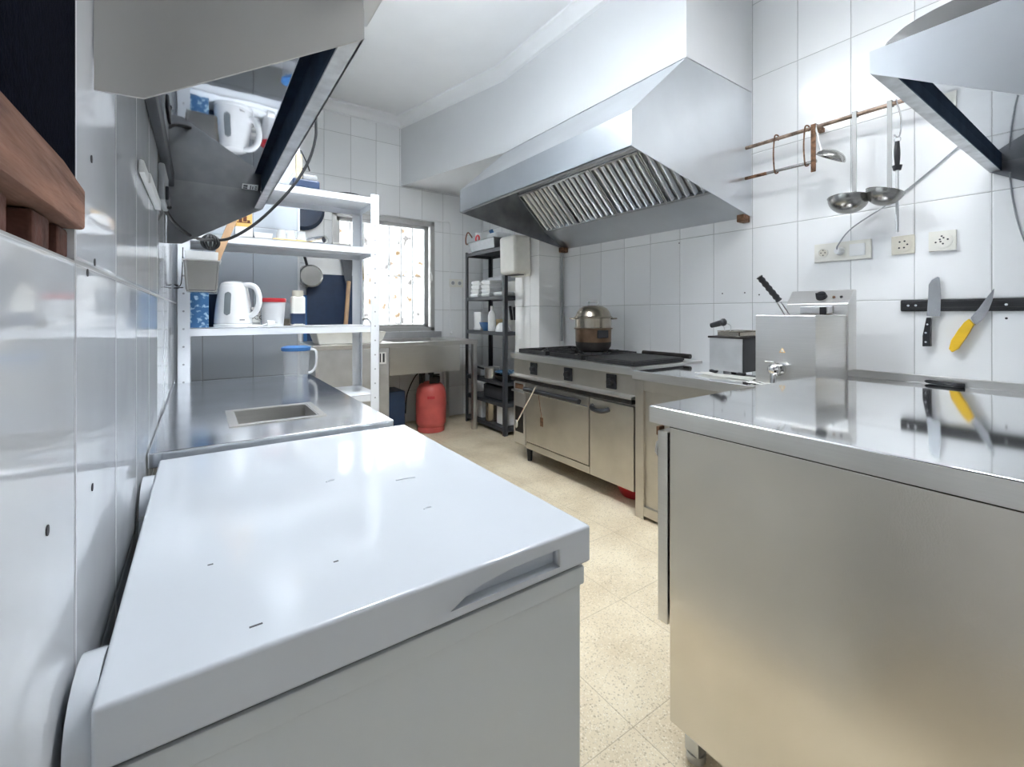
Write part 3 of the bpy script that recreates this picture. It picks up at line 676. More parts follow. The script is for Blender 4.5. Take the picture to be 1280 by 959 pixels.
wp = MB().box(-0.015, 0.015, -0.004, 0.004, -0.04, (b_-a).length, 0.003).xf(Matrix(((wx.x, wy.x, wv.x, a.x), (wx.y, wy.y, wv.y, a.y), (wx.z, wy.z, wv.z, a.z), (0, 0, 0, 1))))
single(wp, 'wooden_spatula', 'wood', 'worn wooden spatula leaning out of the hanging steel container', 'spatula')
wk = MB()
c0 = oY(263, 303, 2.27)
for k in range(6):
    an = k*math.pi/6
    wk.tube([c0+Vector((0.031*math.cos(an)*math.cos(t), 0.022*math.sin(an)*math.cos(t), 0.029*math.sin(t))) for t in [2*math.pi*i/10 for i in range(10)]], 0.0055, 6, closed=True, n=3)
single(wk, 'cable_coil', 'rubber', 'bundled loops of black cable above the hanging steel container', 'cable coil')

# ------------------------------------------------------------------ left extractor hood
HY0, HY1, HLX = 0.672, 2.0, 0.20
lh = thing('extractor_hood', 'grey steel extractor hood with a mirror polished underside on the left wall', 'hood', (0.05, 1.34, 1.40))
pf = [(LW+0.001, 1.398), (-0.0535, 1.40), (HLX, 1.557), (HLX, 1.598), (0.19, 1.640), (0.10, 1.668), (LW+0.001, 1.668)]
M['hood_end'] = mat('dull_grey_hood_steel', (0.52, 0.515, 0.50), 0.5, 0.9, var=0.05, scale=3)
MB().prism(pf, 'y', HY0, HY0+0.004).build('end_panel', 'hood_end', lh)
M['hood_inner'] = mat('dark_mottled_hood_steel', (0.30, 0.31, 0.33), 0.3, 1, var=0.25, scale=7, bump=0.03, bscale=8)  # darker, mottled steel for the inner end panels
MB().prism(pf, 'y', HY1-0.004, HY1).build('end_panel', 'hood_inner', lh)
MB().box(LW+0.022, 0.1965, HY0+0.004, HY1-0.004, 1.627, 1.632).build('underside_plate', 'mirror', lh)
MB().box(0.173, HLX, HY0+0.004, HY1-0.004, 1.557, 1.561).box(HLX-0.003, HLX, HY0+0.004, HY1-0.004, 1.557, 1.640).build('front_rim', 'steel_lip', lh)
MB().box(0.1735, 0.1968, HY0+0.004, HY1-0.004, 1.561, 1.5625).box(0.1958, 0.197, HY0+0.004, HY1-0.004, 1.5625, 1.6269).build('inner_gutter', 'gutter', lh)
MB().box(LW+0.001, LW+0.022, HY0+0.004, HY1-0.004, 1.60, 1.64, 0.003).build('wall_channel', 'dark_grey', lh)
MB().box(LW+0.001, 0.15, HY0+0.004, HY1-0.004, 1.655, 1.668).prism([(0.10, 1.668), (0.19, 1.640), (HLX, 1.637), (HLX, 1.641), (0.19, 1.645)], 'y', HY0+0.004, HY1-0.004).build('roof', 'steel_hood', lh)
a, b_, c_, d_ = oZ(303, 229.5, 1.6268), oZ(323, 231.5, 1.6268), oZ(322, 238.5, 1.6268), oZ(302, 236, 1.6268)
stk = MB().slab([a, b_, c_, d_], (0, 0, -1), 0.0006).build('sticker', 'sticker', lh)
im = MB()
def lp(u, v): return a*(1-u)*(1-v)+b_*u*(1-v)+c_*u*v+d_*(1-u)*v+Vector((0, 0, -0.0007))
for u0, u1, v0, v1 in ((0.08, 0.34, 0.15, 0.5), (0.08, 0.34, 0.6, 0.85), (0.5, 0.56, 0.15, 0.85), (0.64, 0.7, 0.3, 0.8), (0.8, 0.92, 0.25, 0.4), (0.8, 0.92, 0.6, 0.75)):
    im.slab([lp(u0, v0), lp(u1, v0), lp(u1, v1), lp(u0, v1)], (0, 0, -1), 0.0003)
im.build('print', 'ink', stk)
fn = thing('fan_housing', 'light grey fan box on top of the left hood near the ceiling', 'fan box', (0.13, 0.72, 1.669))
MB().box(-0.05, 0.25, 0.62, 0.823, 1.669, 1.95, 0.004).build('housing', 'steel_hood', fn)
MB().cyl((0.10, 0.72, 1.95), (0.10, 0.72, ZC-0.001), 0.09, seg=24).build('duct', 'foil', fn)
# adaptor, wall trunking and hanging cable
a = oX(171, 198, LW); b_ = oX(192, 262, LW)
single(MB().prism([(a.y, 1.15+0.29), (a.y, 1.15+0.29)], 'x', LW, LW) if False else MB().box(LW+0.0005, LW+0.010, oX(172, 230, LW).y, oX(190, 230, LW).y, oX(190, 256, LW).z, oX(172, 198, LW).z, 0.004).box(LW+0.0005, LW+0.014, oX(178, 250, LW).y, oX(193, 250, LW).y, oX(192, 260, LW).z, oX(190, 244, LW).z, 0.003), 'socket_box', 'white', 'white plastic socket box on the left wall under the hood', 'socket')
y0, y1 = 1.60, 1.78
ad = thing('plug_adaptor', 'grey plug adaptor on the left wall at the far end of the hood', 'adaptor', (LW+0.02, (y0+y1)/2, 1.45))
MB().box(LW+0.0005, LW+0.016, y0, y1, 1.47, 1.575, 0.005).build('adaptor_body', 'grey_plastic', ad)
MB().box(LW+0.016, LW+0.024, y0+0.02, y1-0.02, 1.475, 1.515, 0.003).build('plug', 'dark_grey', ad)
s0 = Vector((LW+0.021, 1.72, 1.4735))
cp = [s0]+[oY(px, py, Y) for px, py, Y in ((207, 262, 1.86), (220, 281, 1.93), (243, 297, 2.03), (266, 300, 2.25), (290, 297, 2.25), (325, 275, 2.25), (362, 238, 2.25), (384, 205, 2.25), (394, 175, 2.25), (395, 150, 2.25), (394, 60, 2.25))]
cp.append(Vector((cp[-1].x, 2.25, ZC)))
single(MB().tube(cp, 0.0062, 8), 'power_cable', 'rubber', 'thick black power cable sagging in a loop below the left hood', 'cable')
single(MB().tube([oY(376, 188, 2.3), oY(384, 205, 2.27), oY(387, 214, 2.26)], 0.003, 6), 'cable_tie', 'rubber', 'short black cable end tied to the sagging power cable', 'cable tie')

# hatch in the left wall: weathered beam, bricks, dark cloth
bm_ = MB()
pr = [(-0.52, 1.229), (0.583, 1.229), (0.583, 1.268), (0.50, 1.272), (-0.52, 1.270)]
bm_.prism(pr, 'x', LW-0.09, LW+0.008, 0.003)
single(bm_, 'wooden_beam', 'wood_old', 'weathered brown wooden beam across the hatch in the left wall', 'beam')
single(MB().box(LW-0.09, LW-0.006, -0.5, 0.43, 1.2005, 1.228, 0.003).box(LW-0.09, LW-0.004, 0.475, 0.52, 1.2005, 1.228, 0.003).box(LW-0.09, LW-0.03, 0.43, 0.475, 1.2005, 1.227).box(LW-0.09, LW-0.004, 0.545, 0.582, 1.2005, 1.228, 0.003), 'brick_course', 'brick', 'course of dark brown bricks under the weathered beam in the hatch', 'bricks')
cl = MB(); n = 60; A = []; B = []
for i in range(n+1):
    y = -0.53+1.112*i/n; x = LW+0.0035+0.0025*math.sin(y*19)
    A.append(cl.bm.verts.new((x, y, 1.273))); B.append(cl.bm.verts.new((x, y, 2.14)))
for i in range(n): cl.bm.faces.new((A[i], A[i+1], B[i+1], B[i]))
ex = bmesh.ops.solidify(cl.bm, geom=cl.bm.faces[:], thickness=0.006)
single(cl, 'hatch_cloth', 'dark_cloth', 'dark navy cloth hanging behind the weathered beam in the hatch', 'cloth')

# ------------------------------------------------------------------ big hood on the right wall
BY0, BY1 = 1.409, 3.10
bh = thing('extractor_hood', 'large stainless extractor hood with baffle filters above the stove', 'hood', (2.3, 2.25, 1.735))
prof = [(1.659, 1.935), (1.659, 2.105), (2.083, 2.486), (RW-0.001, 2.486), (RW-0.001, 1.735)]
MB().prism(prof, 'y', BY0, BY0+0.004).build('end_panel', 'steel_hood', bh)
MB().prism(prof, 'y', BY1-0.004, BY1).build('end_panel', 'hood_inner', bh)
MB().box(1.659, 1.662, BY0+0.004, BY1-0.004, 1.935, 2.105).box(1.659, 1.69, BY0+0.004, BY1-0.004, 1.935, 1.939).build('front_panel', 'steel_hood', bh)
MB().prism([(1.659, 2.105), (2.083, 2.486), (2.083, 2.482), (1.663, 2.101)], 'y', BY0+0.004, BY1-0.004).build('sloped_roof', 'steel_hood', bh)
MB().prism([(1.663, 2.10), (1.663, 2.09), (2.05, 2.40), (2.23, 2.165), (2.217, 2.157), (2.07, 2.39)], 'y', BY0+0.004, BY1-0.004).build('inner_baffle_plate', 'steel_dull', bh)
fa, fb_ = Vector((2.217, 0, 2.157)), Vector((2.513, 0, 1.872)); fd = (fb_-fa); fl = fd.length; fd.normalize(); fnrm = Vector((fd.z, 0, -fd.x))
if fnrm.z > 0: fnrm = -fnrm
nf = 4; wdt = (BY1-BY0-0.008)/nf
MX = lambda y: Matrix(((0, fd.x, fnrm.x, fa.x), (1, 0, 0, y), (0, fd.z, fnrm.z, fa.z), (0, 0, 0, 1)))
for k in range(nf):
    y = BY0+0.004+k*wdt; m = MB()
    m.box(0.002, wdt-0.002, 0, 0.018, -0.012, 0.014, 0.003).box(0.002, wdt-0.002, fl-0.018, fl, -0.012, 0.014, 0.003)
    m.box(0.002, 0.012, 0, fl, -0.012, 0.014, 0.002).box(wdt-0.012, wdt-0.002, 0, fl, -0.012, 0.014, 0.002)
    m.box(0.004, wdt-0.004, 0.0, fl, -0.02, -0.014)
    nb = 7; step = (wdt-0.03)/nb
    for j in range(nb):
        c = 0.015+step*(j+0.5); w = step*0.33; P = [(c-w+2*w*i/8, -0.006+0.020*math.sin(math.pi*i/8)) for i in range(9)]
        va = [m.bm.verts.new((u, 0.012, v)) for u, v in P]; vb = [m.bm.verts.new((u, fl-0.012, v)) for u, v in P]
        for i in range(8): m.bm.faces.new((va[i], va[i+1], vb[i+1], vb[i]))
        m.bm.faces.new(va); m.bm.faces.new(vb[::-1]); m.bm.faces.new((va[0], vb[0], vb[8], va[8]))
    m.xf(MX(y)); m.build('baffle_filter', 'baffle', bh)
MB().prism([(2.49, 1.874), (2.515, 1.855), (2.745-0.001, 1.738), (2.745-0.001, 1.744), (2.53, 1.862), (2.53, 1.89), (2.50, 1.895)], 'y', BY0+0.004, BY1-0.004).build('rear_gutter', 'steel_hood', bh)
for y in (BY0+0.004, BY1-0.05):
    MB().box(2.66, 2.735, y, y+0.045, 1.70, 1.745, 0.006).build('drain_cup', 'rust', bh)
    
# ------------------------------------------------------------------ near hood over the counter (right edge of the picture)
NX0, NY1 = 1.366, 0.411
nh = thing('extractor_hood', 'grey steel hood at the right edge above the near counter', 'hood', (2.05, 0.1, 1.41))
pn = [(NY1, 1.746), (NY1, 1.80), (-0.30, 1.80), (-0.30, 1.41), (-0.14, 1.41)]
MB().prism(pn, 'x', NX0, NX0+0.004).build('end_panel', 'hood_end2' if 'hood_end2' in M else 'steel_hood', nh)
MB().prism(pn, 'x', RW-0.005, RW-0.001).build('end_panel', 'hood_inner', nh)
MB().box(NX0+0.004, RW-0.005, NY1-0.033, NY1, 1.746, 1.75).box(NX0+0.004, RW-0.005, NY1-0.003, NY1, 1.75, 1.80).build('front_rim', 'steel_lip', nh)
MB().box(NX0+0.004, RW-0.005, NY1-0.036, NY1-0.033, 1.746, 1.783).build('inner_gutter', 'gutter', nh)
MB().box(NX0+0.004, RW-0.005, -0.28, NY1-0.036, 1.782, 1.786).build('underside_plate', 'mirror', nh)
MB().box(NX0+0.004, RW-0.005, -0.30, NY1-0.003, 1.796, 1.80).box(NX0+0.004, RW-0.005, -0.30, -0.296, 1.41, 1.80).build('roof', 'steel_hood', nh)
dc = thing('upturned_tray', 'large round edged steel tray lying upside down on the near right hood', 'tray', (1.75, 0.0, 1.8005))
def rp(y1, h, y0=-0.29, n=8):
    P = [(y0, 1.8005)]+[(y1-0.0*i, 1.8005) for i in range(1)]
    P += [(y1-0.16+0.16*math.cos(math.pi/2*i/n), 1.8005+h*math.sin(math.pi/2*i/n)) for i in range(1, n+1)]
    return P+[(y0, 1.8005+h)]
MB().prism(rp(0.396, 0.056), 'x', 1.392, 1.425, 0.004).build('rim', 'steel_cont', dc)
MB().prism(rp(0.372, 0.064), 'x', 1.425, 2.10, 0.004).build('tray_body', 'steel_dull', dc)

# ------------------------------------------------------------------ stove
GX0, GY0, GY1, GZ = 2.03, 1.72, 2.95, 0.84
st = thing('gas_range', 'stainless gas range with black burner grates, griddle and oven under the big hood', 'stove', (2.38, 2.33, 0))
MB().box(GX0, RW-0.02, GY0, GY1, GZ-0.045, GZ, 0.004).build('cooktop', 'steel', st)
MB().box(2.07, RW-0.02, GY0+0.01, GY1-0.01, 0.118, GZ-0.045).build('body', 'steel_stove', st)
MB().box(2.066, 2.10, GY0+0.002, GY1-0.002, 0.66, 0.795).build('control_panel', 'steel_stove', st)
MB().prism([(2.067, 0.676), (2.022, 0.668), (2.022, 0.655), (2.067, 0.655)], 'y', GY0+0.002, GY1-0.002, 0.002).build('ledge', 'steel', st)
MB().box(2.035, 2.10, GY0+0.01, GY1-0.005, 0.625, 0.648).build('vent_slot', 'soot', st)
for px, py in ((667, 461), (710, 468), (764, 477)):
    p = oX(px, py, 2.062)
    kn = MB().box(2.058, 2.067, p.y-0.04, p.y+0.04, p.z-0.045, p.z+0.045, 0.003).build('knob_plate', 'black', st)
    MB().cyl((2.059, p.y, p.z), (2.036, p.y, p.z), 0.024, 0.019).box(2.032, 2.04, p.y-0.005, p.y+0.005, p.z-0.02, p.z+0.02, 0.002).build('knob', 'iron', kn)
def yx(px, X): return oX(px, 500, X).y
dA, dB, dC = yx(657, 2.05), yx(736.5, 2.05), GY0+0.006
od = MB().box(2.05, 2.075, dB+0.004, dA, 0.172, 0.615, 0.004).build('oven_door', 'steel_stove', st)
MB().box(2.044, 2.052, dB+0.01, dA-0.002, 0.545, 0.556, 0.002).build('trim_strip', 'chrome', od)
hb = MB().cyl((2.018, dB+0.06, 0.578), (2.018, dA-0.03, 0.578), 0.017, seg=14)
for y in (dB+0.08, dA-0.06): hb.cyl((2.018, y, 0.578), (2.05, y, 0.578), 0.007, seg=10)
hb.build('handle', 'black', od)
MB().box(2.055, 2.078, dB+0.004, dA, 0.118, 0.166, 0.003).build('lower_strip', 'steel_stove', st)
cd = MB().box(2.05, 2.075, dC, dB-0.004, 0.12, 0.61, 0.004).build('cabinet_door', 'steel_stove', st)
MB().tube([(2.05, dB-0.03, 0.565), (2.02, dB-0.05, 0.558), (2.016, dB-0.10, 0.55), (2.02, dB-0.15, 0.555), (2.05, dB-0.17, 0.565)], 0.015, 10).build('handle', 'black', cd)
gp = MB().box(2.06, 2.075, dA+0.02, GY1-0.006, 0.13, 0.61, 0.003).build('side_panel', 'steel', st)
MB().box(2.056, 2.062, dA+0.045, GY1-0.03, 0.22, 0.42, 0.002).build('burner_slot', 'soot', gp)
MB().box(2.056, 2.062, dA+0.045, GY1-0.03, 0.56, 0.60, 0.002).build('burner_slot', 'rust', gp)
MB().box(2.04, 2.056, dA+0.004, GY1, 0.535, 0.55, 0.002).build('rail', 'chrome', gp)
for x, y in ((2.30, GY0+0.005), (RW-0.10, GY0+0.06), (2.10, GY1-0.16), (RW-0.10, GY1-0.16)):
    if True: MB().cyl((x+0.02, y+0.02, 0), (x+0.02, y+0.02, 0.118), 0.018, 0.026, 14).build('foot', 'black', st)
# burners and grates
for i, yc in enumerate((2.36, 2.74)):
    for xc in (2.22, 2.50):
        MB().lathe((xc, yc, GZ), [(0.065, 0), (0.06, 0.008), (0.045, 0.01), (0.045, 0.018), (0.03, 0.022)], 22).build('burner', 'iron', st)
        g = MB()
        zb = GZ+0.031
        g.box(xc-0.135, xc+0.135, yc-0.17, yc-0.158, GZ, zb, 0.003).box(xc-0.135, xc+0.135, yc+0.158, yc+0.17, GZ, zb, 0.003)
        g.box(xc-0.135, xc-0.123, yc-0.17, yc+0.17, GZ, zb, 0.003).box(xc+0.123, xc+0.135, yc-0.17, yc+0.17, GZ, zb, 0.003)
        for an in range(8):
            a = an*math.pi/4; r0, r1 = 0.045, (0.125 if an % 2 == 0 else 0.16)
            m4 = Matrix.Translation((xc, yc, 0)) @ Matrix.Rotation(a, 4, 'Z')
            g.box(r0, r1, -0.006, 0.006, zb-0.016, zb+0.004, 0.002, mtx=m4)
        g.build('grate', 'iron', st)
MB().box(2.08, 2.56, 1.75, 2.15, GZ, GZ+0.026, 0.006).box(2.09, 2.55, 1.76, 2.14, GZ+0.026, GZ+0.029).build('griddle', 'iron', st)
for y in (1.79, 1.85, 1.91, 1.97): pass
MB().cyl((2.62, 1.74, GZ+0.03), (2.62, 2.12, GZ+0.03), 0.016, seg=12).box(2.60, 2.64, 1.80, 1.82, GZ, GZ+0.03).box(2.60, 2.64, 2.06, 2.08, GZ, GZ+0.03).build('rear_pipe', 'soot', st)
# steamer pot
pcx, pcy, pz = 2.36, 2.36, GZ+0.0355
sp_ = thing('steamer_pot', 'steel steamer pot with a domed lid and burnt bottom on the stove', 'pot', (pcx, pcy, pz))
MB().lathe((pcx, pcy, pz), [(0.085, 0), (0.11, 0.012), (0.126, 0.04), (0.129, 0.07)], 40).build('burnt_bottom', 'soot', sp_)
MB().lathe((pcx, pcy, pz), [(0.129, 0.07), (0.130, 0.16), (0.139, 0.164), (0.139, 0.17), (0.13, 0.172)], 40).build('lower_pan', 'pot_burnt', sp_)
MB().lathe((pcx, pcy, pz), [(0.129, 0.172), (0.131, 0.24), (0.139, 0.244), (0.139, 0.25), (0.13, 0.252)], 40).build('steamer_tier', 'pot', sp_)
MB().lathe((pcx, pcy, pz), [(0.134, 0.252), (0.128, 0.258), (0.118, 0.285), (0.10, 0.31), (0.07, 0.328), (0.03, 0.334)], 40).build('lid', 'pot', sp_)
ps = Vector((CS, -SN, 0))
pc = Vector((pcx, pcy, pz))
MB().tube([pc+ps*-0.035+Vector((0, 0, 0.332)), pc+ps*-0.035+Vector((0, 0, 0.362)), pc+ps*0.035+Vector((0, 0, 0.362)), pc+ps*0.035+Vector((0, 0, 0.332))], 0.006, 8, smooth=False).build('lid_knob', 'chrome', sp_)
for s in (-1, 1):
    MB().tube([pc+ps*(s*0.125)+Vector((0.03, 0.02, 0.236)), pc+ps*(s*0.165)+Vector((0.02, 0.014, 0.238)), pc+ps*(s*0.165)+Vector((-0.02, -0.014, 0.238)), pc+ps*(s*0.125)+Vector((-0.03, -0.02, 0.236))], 0.0055, 8).build('handle', 'pot', sp_)
vv = Vector((-pcx, -pcy, 0)).normalized()
hm = pc+vv*0.12+ps*0.06
MB().box(-0.045, 0.045, -0.02, 0.012, 0.10, 0.158, 0.008).xf(Matrix.Translation(pc+vv*0.108+ps*0.062) @ Matrix.Rotation(math.atan2(ps.y, ps.x)+0.45, 4, 'Z')).build('handle', 'black', sp_)
# tongs and spatula hanging from the oven handle
a = oX(670, 483, 2.0); b_ = oX(646, 528, 2.0)
tg = thing('stirring_spoon', 'long steel stirring spoon hanging slanted from the oven rail', 'spoon', (2.0, (a.y+b_.y)/2, b_.z))
MB().tube([a, b_], 0.0055, 8).build('handle', 'chrome', tg)
MB().sphere(b_+Vector((0, 0.008, -0.012)), 0.02, 0.5, 1.0, 1.6).build('spoon_bowl', 'steel_dull', tg)
a = oX(673, 494, 1.998); b_ = oX(677, 522, 1.998); c_ = oX(679, 534, 1.998)
tw = thing('dark_turner', 'small dark spatula hanging from the oven door handle', 'spatula', (1.998, b_.y, c_.z))
MB().tube([a, b_], 0.003, 6).build('handle', 'rust', tw)
MB().box(1.996, 2.0, b_.y-0.016, b_.y+0.016, c_.z, b_.z, 0.001).build('blade', 'rust', tw)
# red bowl under the stove
single(MB().lathe((2.29, 1.90, 0), [(0.10, 0), (0.145, 0.085), (0.15, 0.09), (0.143, 0.09), (0.098, 0.006)], 28), 'red_basin', 'red_plastic', 'red plastic basin on the floor under the range', 'basin')

# ------------------------------------------------------------------ rear counter along the right wall
RX0, RY0, RY1, RZ = 2.012, -0.9, 1.705, 0.83
rc = thing('steel_counter', 'low stainless counter along the right wall carrying both fryers', 'counter', (2.38, 0.4, 0))
MB().box(RX0, RW-0.004, RY0, RY1, RZ-0.05, RZ, 0.004).build('worktop', 'steel_top', rc)
MB().box(RX0-0.0008, RX0+0.003, RY0, RY1, RZ-0.0495, RZ-0.003, 0.0005).build('front_edge', 'steel', rc)
MB().box(RW-0.016, RW-0.003, RY0, 1.0, RZ, RZ+0.037, 0.003).build('backsplash', 'steel', rc)
MB().box(2.045, RW-0.02, RY0, RY1-0.01, 0.03, RZ-0.05).build('cabinet', 'steel_stove', rc)
MB().box(2.03, 2.05, RY1-0.065, RY1-0.006, 0.0, RZ-0.05, 0.003).box(2.03, 2.05, RY0, RY1-0.065, 0.02, 0.075, 0.003).box(2.03, 2.05, RY0, RY1-0.065, 0.72, RZ-0.05, 0.003).box(2.03, 2.05, RY0, RY0+0.05, 0.02, RZ-0.05, 0.003).build('front_frame', 'steel_stove', rc)
single(MB().tube([oZ(1062, 462, RZ+0.012), oZ(1085, 466, RZ+0.012), oZ(1103, 468, RZ+0.012), (2.705, 0.55, RZ+0.010), (2.71, 0.48, RZ+0.009)], 0.009, 8), 'fryer_cable', 'rubber', 'black cable lying along the wall on the low counter', 'cable')

# deep fryer (large)
fx0, fx1, fy0, fy1, fz = 2.10, 2.44, 0.814, 1.062, 1.143
df = thing('deep_fryer', 'large stainless deep fryer with a drain tap and raised control head', 'fryer', (2.28, 0.94, RZ))
bd = MB().box(fx0, fx1, fy0, fy1, RZ+0.004, fz, 0.004).build('body', 'steel', df)
cut(bd, MB().box(fx0+0.03, fx1-0.02, fy0+0.025, fy1-0.025, fz-0.18, fz+0.05))
MB().box(fx0+0.03, fx1-0.02, fy0+0.025, fy1-0.025, fz-0.11, fz-0.10).build('oil', 'brown', df)
hp = [(fx1-0.02, RZ+0.06), (fx1-0.02, 1.196), (fx1+0.045, 1.262), (fx1+0.075, 1.262), (fx1+0.075, RZ+0.06)]
hd_ = MB().prism(hp, 'y', fy0-0.008, fy1+0.008, 0.003).build('control_head', 'steel', df)
def hpnt(u, t, o=0.0):   # point on the sloping control face; u along y, t up the slope
    A = Vector((fx1-0.02, 0, 1.196)); B = Vector((fx1+0.045, 0, 1.262)); q = A.lerp(B, t); n = Vector((-(B.z-A.z), 0, B.x-A.x)).normalized()
    return Vector((q.x, fy1+(fy0-fy1)*u, q.z))+n*o
kb = MB().cyl(hpnt(0.55, 0.5), hpnt(0.55, 0.5, 0.018), 0.024, 0.021, 20)
kb.box(-0.022, 0.022, -0.005, 0.005, 0, 0.006, 0.001, mtx=Matrix.Translation(hpnt(0.55, 0.5, 0.018)) @ Matrix.Rotation(math.pi/2, 4, 'Z') @ Matrix.Rotation(0.75, 4, 'X'))
kb.build('knob', 'black', hd_)
MB().cyl(hpnt(0.76, 0.45), hpnt(0.76, 0.45, 0.005), 0.006, seg=12).build('indicator_lamp', 'rust', hd_)
MB().cyl(hpnt(0.88, 0.45), hpnt(0.88, 0.45, 0.005), 0.006, seg=12).build('reset_button', 'ink', hd_)
MB().box(fx1-0.035, fx1-0.02, fy0+0.05, fy1-0.06, 1.15, 1.185, 0.003).build('heater_bracket', 'steel_dull', hd_)
MB().box(fx1-0.045, fx1-0.034, fy0+0.075, fy0+0.10, 1.145, 1.18, 0.002).build('clip', 'black', hd_)
tz = RZ+0.075; ty = fy1-0.105
tpv = MB().cyl((fx0, ty, tz), (fx0-0.02, ty, tz), 0.029, seg=18).cyl((fx0-0.018, ty, tz), (fx0-0.055, ty, tz), 0.017, seg=14).sphere((fx0-0.05, ty, tz+0.002), 0.026)
tpv.cyl((fx0-0.052, ty, tz), (fx0-0.056, ty, tz-0.058), 0.013, seg=12).build('drain_tap', 'chrome', df)
MB().cyl((fx0-0.05, ty, tz+0.015), (fx0-0.05, ty, tz+0.034), 0.006, seg=10).box(fx0-0.056, fx0-0.044, ty-0.004, ty+0.036, tz+0.032, tz+0.037, 0.002).build('tap_lever', 'chrome', df)
tri = MB().prism([(fy1-0.104, RZ+0.148), (fy1-0.130, RZ+0.148), (fy1-0.117, RZ+0.170)], 'x', fx0-0.0007, fx0+0.001).build('warning_sticker', 'orange', df)
MB().prism([(fy1-0.109, RZ+0.151), (fy1-0.125, RZ+0.151), (fy1-0.117, RZ+0.165)], 'x', fx0-0.0012, fx0).build('warning_symbol', 'sticker', tri)
fb2 = thing('fryer_basket', 'wire basket with a ribbed black grip standing in the large fryer', 'basket', (2.26, 0.96, fz-0.099))
wb_ = MB(); bx0, bx1, by0, by1 = fx0+0.06, fx1-0.06, fy0+0.045, fy1-0.045
for z in (fz-0.098, fz-0.06, fz-0.02): wb_.tube([(bx0, by0, z), (bx1, by0, z), (bx1, by1, z), (bx0, by1, z)], 0.0016, 6, smooth=False, closed=True)
for i in range(12):
    x = bx0+(bx1-bx0)*i/11; wb_.tube([(x, by0, fz-0.02), (x, by0, fz-0.098), (x, by1, fz-0.098), (x, by1, fz-0.02)], 0.0012, 5, smooth=False)
wb_.build('wire_mesh', 'chrome', fb2)
g0 = oX(974, 376, 2.2); g1 = oX(949, 346, 2.14)
e1, e2 = oX(984, 395, 2.26), oX(991, 395, 2.26)
e1.z = e2.z = fz-0.02
MB().tube([e1, g0+Vector((0, 0.008, -0.01))], 0.0025, 6).tube([e2, g0+Vector((0, -0.008, -0.008))], 0.0025, 6).tube([e1, (bx0, e1.y, fz-0.02)], 0.002, 6).tube([e2, (bx0, e2.y, fz-0.02)], 0.002, 6).build('handle_wire', 'chrome', fb2)
MB().tube([g0, g0.lerp(g1, 0.5), g1], lambda t: 0.0135+0.0016*math.sin(t*40), 12, n=14).build('grip', 'black', fb2)
# small fryer
sx0, sx1, sy0, sy1, sz1 = 2.24, 2.50, 1.195, 1.375, 1.035
sf = thing('deep_fryer', 'small steel deep fryer with black sides behind the large fryer', 'fryer', (2.37, 1.285, RZ))
MB().box(sx0, sx0+0.006, sy0+0.002, sy1, RZ+0.02, sz1-0.012, 0.002).build('front_plate', 'steel_dull', sf)
MB().box(sx0+0.006, sx1, sy0, sy1, RZ+0.02, sz1-0.014, 0.003).build('housing', 'navy' if False else 'black', sf)
rm = MB()
for a in ((sx0-0.006, sx1+0.004, sy0-0.006, sy0+0.014), (sx0-0.006, sx1+0.004, sy1-0.014, sy1+0.006), (sx0-0.006, sx0+0.02, sy0, sy1), (sx1-0.016, sx1+0.004, sy0, sy1)): rm.box(*a, sz1-0.014, sz1-0.004, 0.002)
rm.build('rim', 'soot', sf)
for y in (sy0+0.015, sy1-0.015):
    for x in (sx0+0.015, sx1-0.03): MB().sphere((x, y, RZ+0.014), 0.026, 0.8, 0.9, 0.52).build('foot', 'rubber', sf)
sbk = thing('fryer_basket', 'small rusty wire basket with a black handle on the small fryer', 'basket', (2.37, 1.285, sz1-0.0135))
w2 = MB(); z0, z1 = sz1-0.0125, sz1+0.022
for z in (z0+0.004, z1): w2.tube([(sx0+0.03, sy0+0.03, z), (sx1-0.03, sy0+0.03, z), (sx1-0.03, sy1-0.03, z), (sx0+0.03, sy1-0.03, z)], 0.003, 6, smooth=False, closed=True)
w2.box(sx0+0.028, sx0+0.031, sy0+0.035, sy1-0.03, z0, z1-0.004).box(sx0+0.03, sx1-0.03, sy1-0.032, sy1-0.029, z0, z1-0.004).box(sx1-0.032, sx1-0.029, sy0+0.03, sy1-0.03, z0, z1-0.004).box(sx0+0.03, sx1-0.03, sy0+0.029, sy0+0.031, z0, z1-0.004)
w2.build('wire_mesh', 'pot', sbk)
ga = oX(904, 403, 2.24); gb_ = oX(889, 407, 2.24); gj = oX(913, 414, 2.27)
MB().tube([gj, gj+Vector((0, 0, 0.03)), ga], 0.0025, 6).tube([gj+Vector((0, 0.03, -0.002)), gj+Vector((0, 0.035, 0.02)), ga+Vector((0, 0.01, 0))], 0.0022, 6).build('handle_wire', 'steel_dull', sbk)
MB().tube([ga+Vector((0, -0.01, 0.004)), ga.lerp(gb_, 0.5), gb_], lambda t: 0.013+0.004*(1-t), 12).sphere(ga, 0.021, 0.9, 0.9, 0.95).build('grip', 'black', sbk)
p0 = oZ(879, 463, RZ)
single(MB().box(2.42, 2.50, 1.40, 1.47, RZ, RZ+0.055, 0.003), 'steel_block', 'steel_dull', 'small flat grey steel block beside the small fryer', 'block')
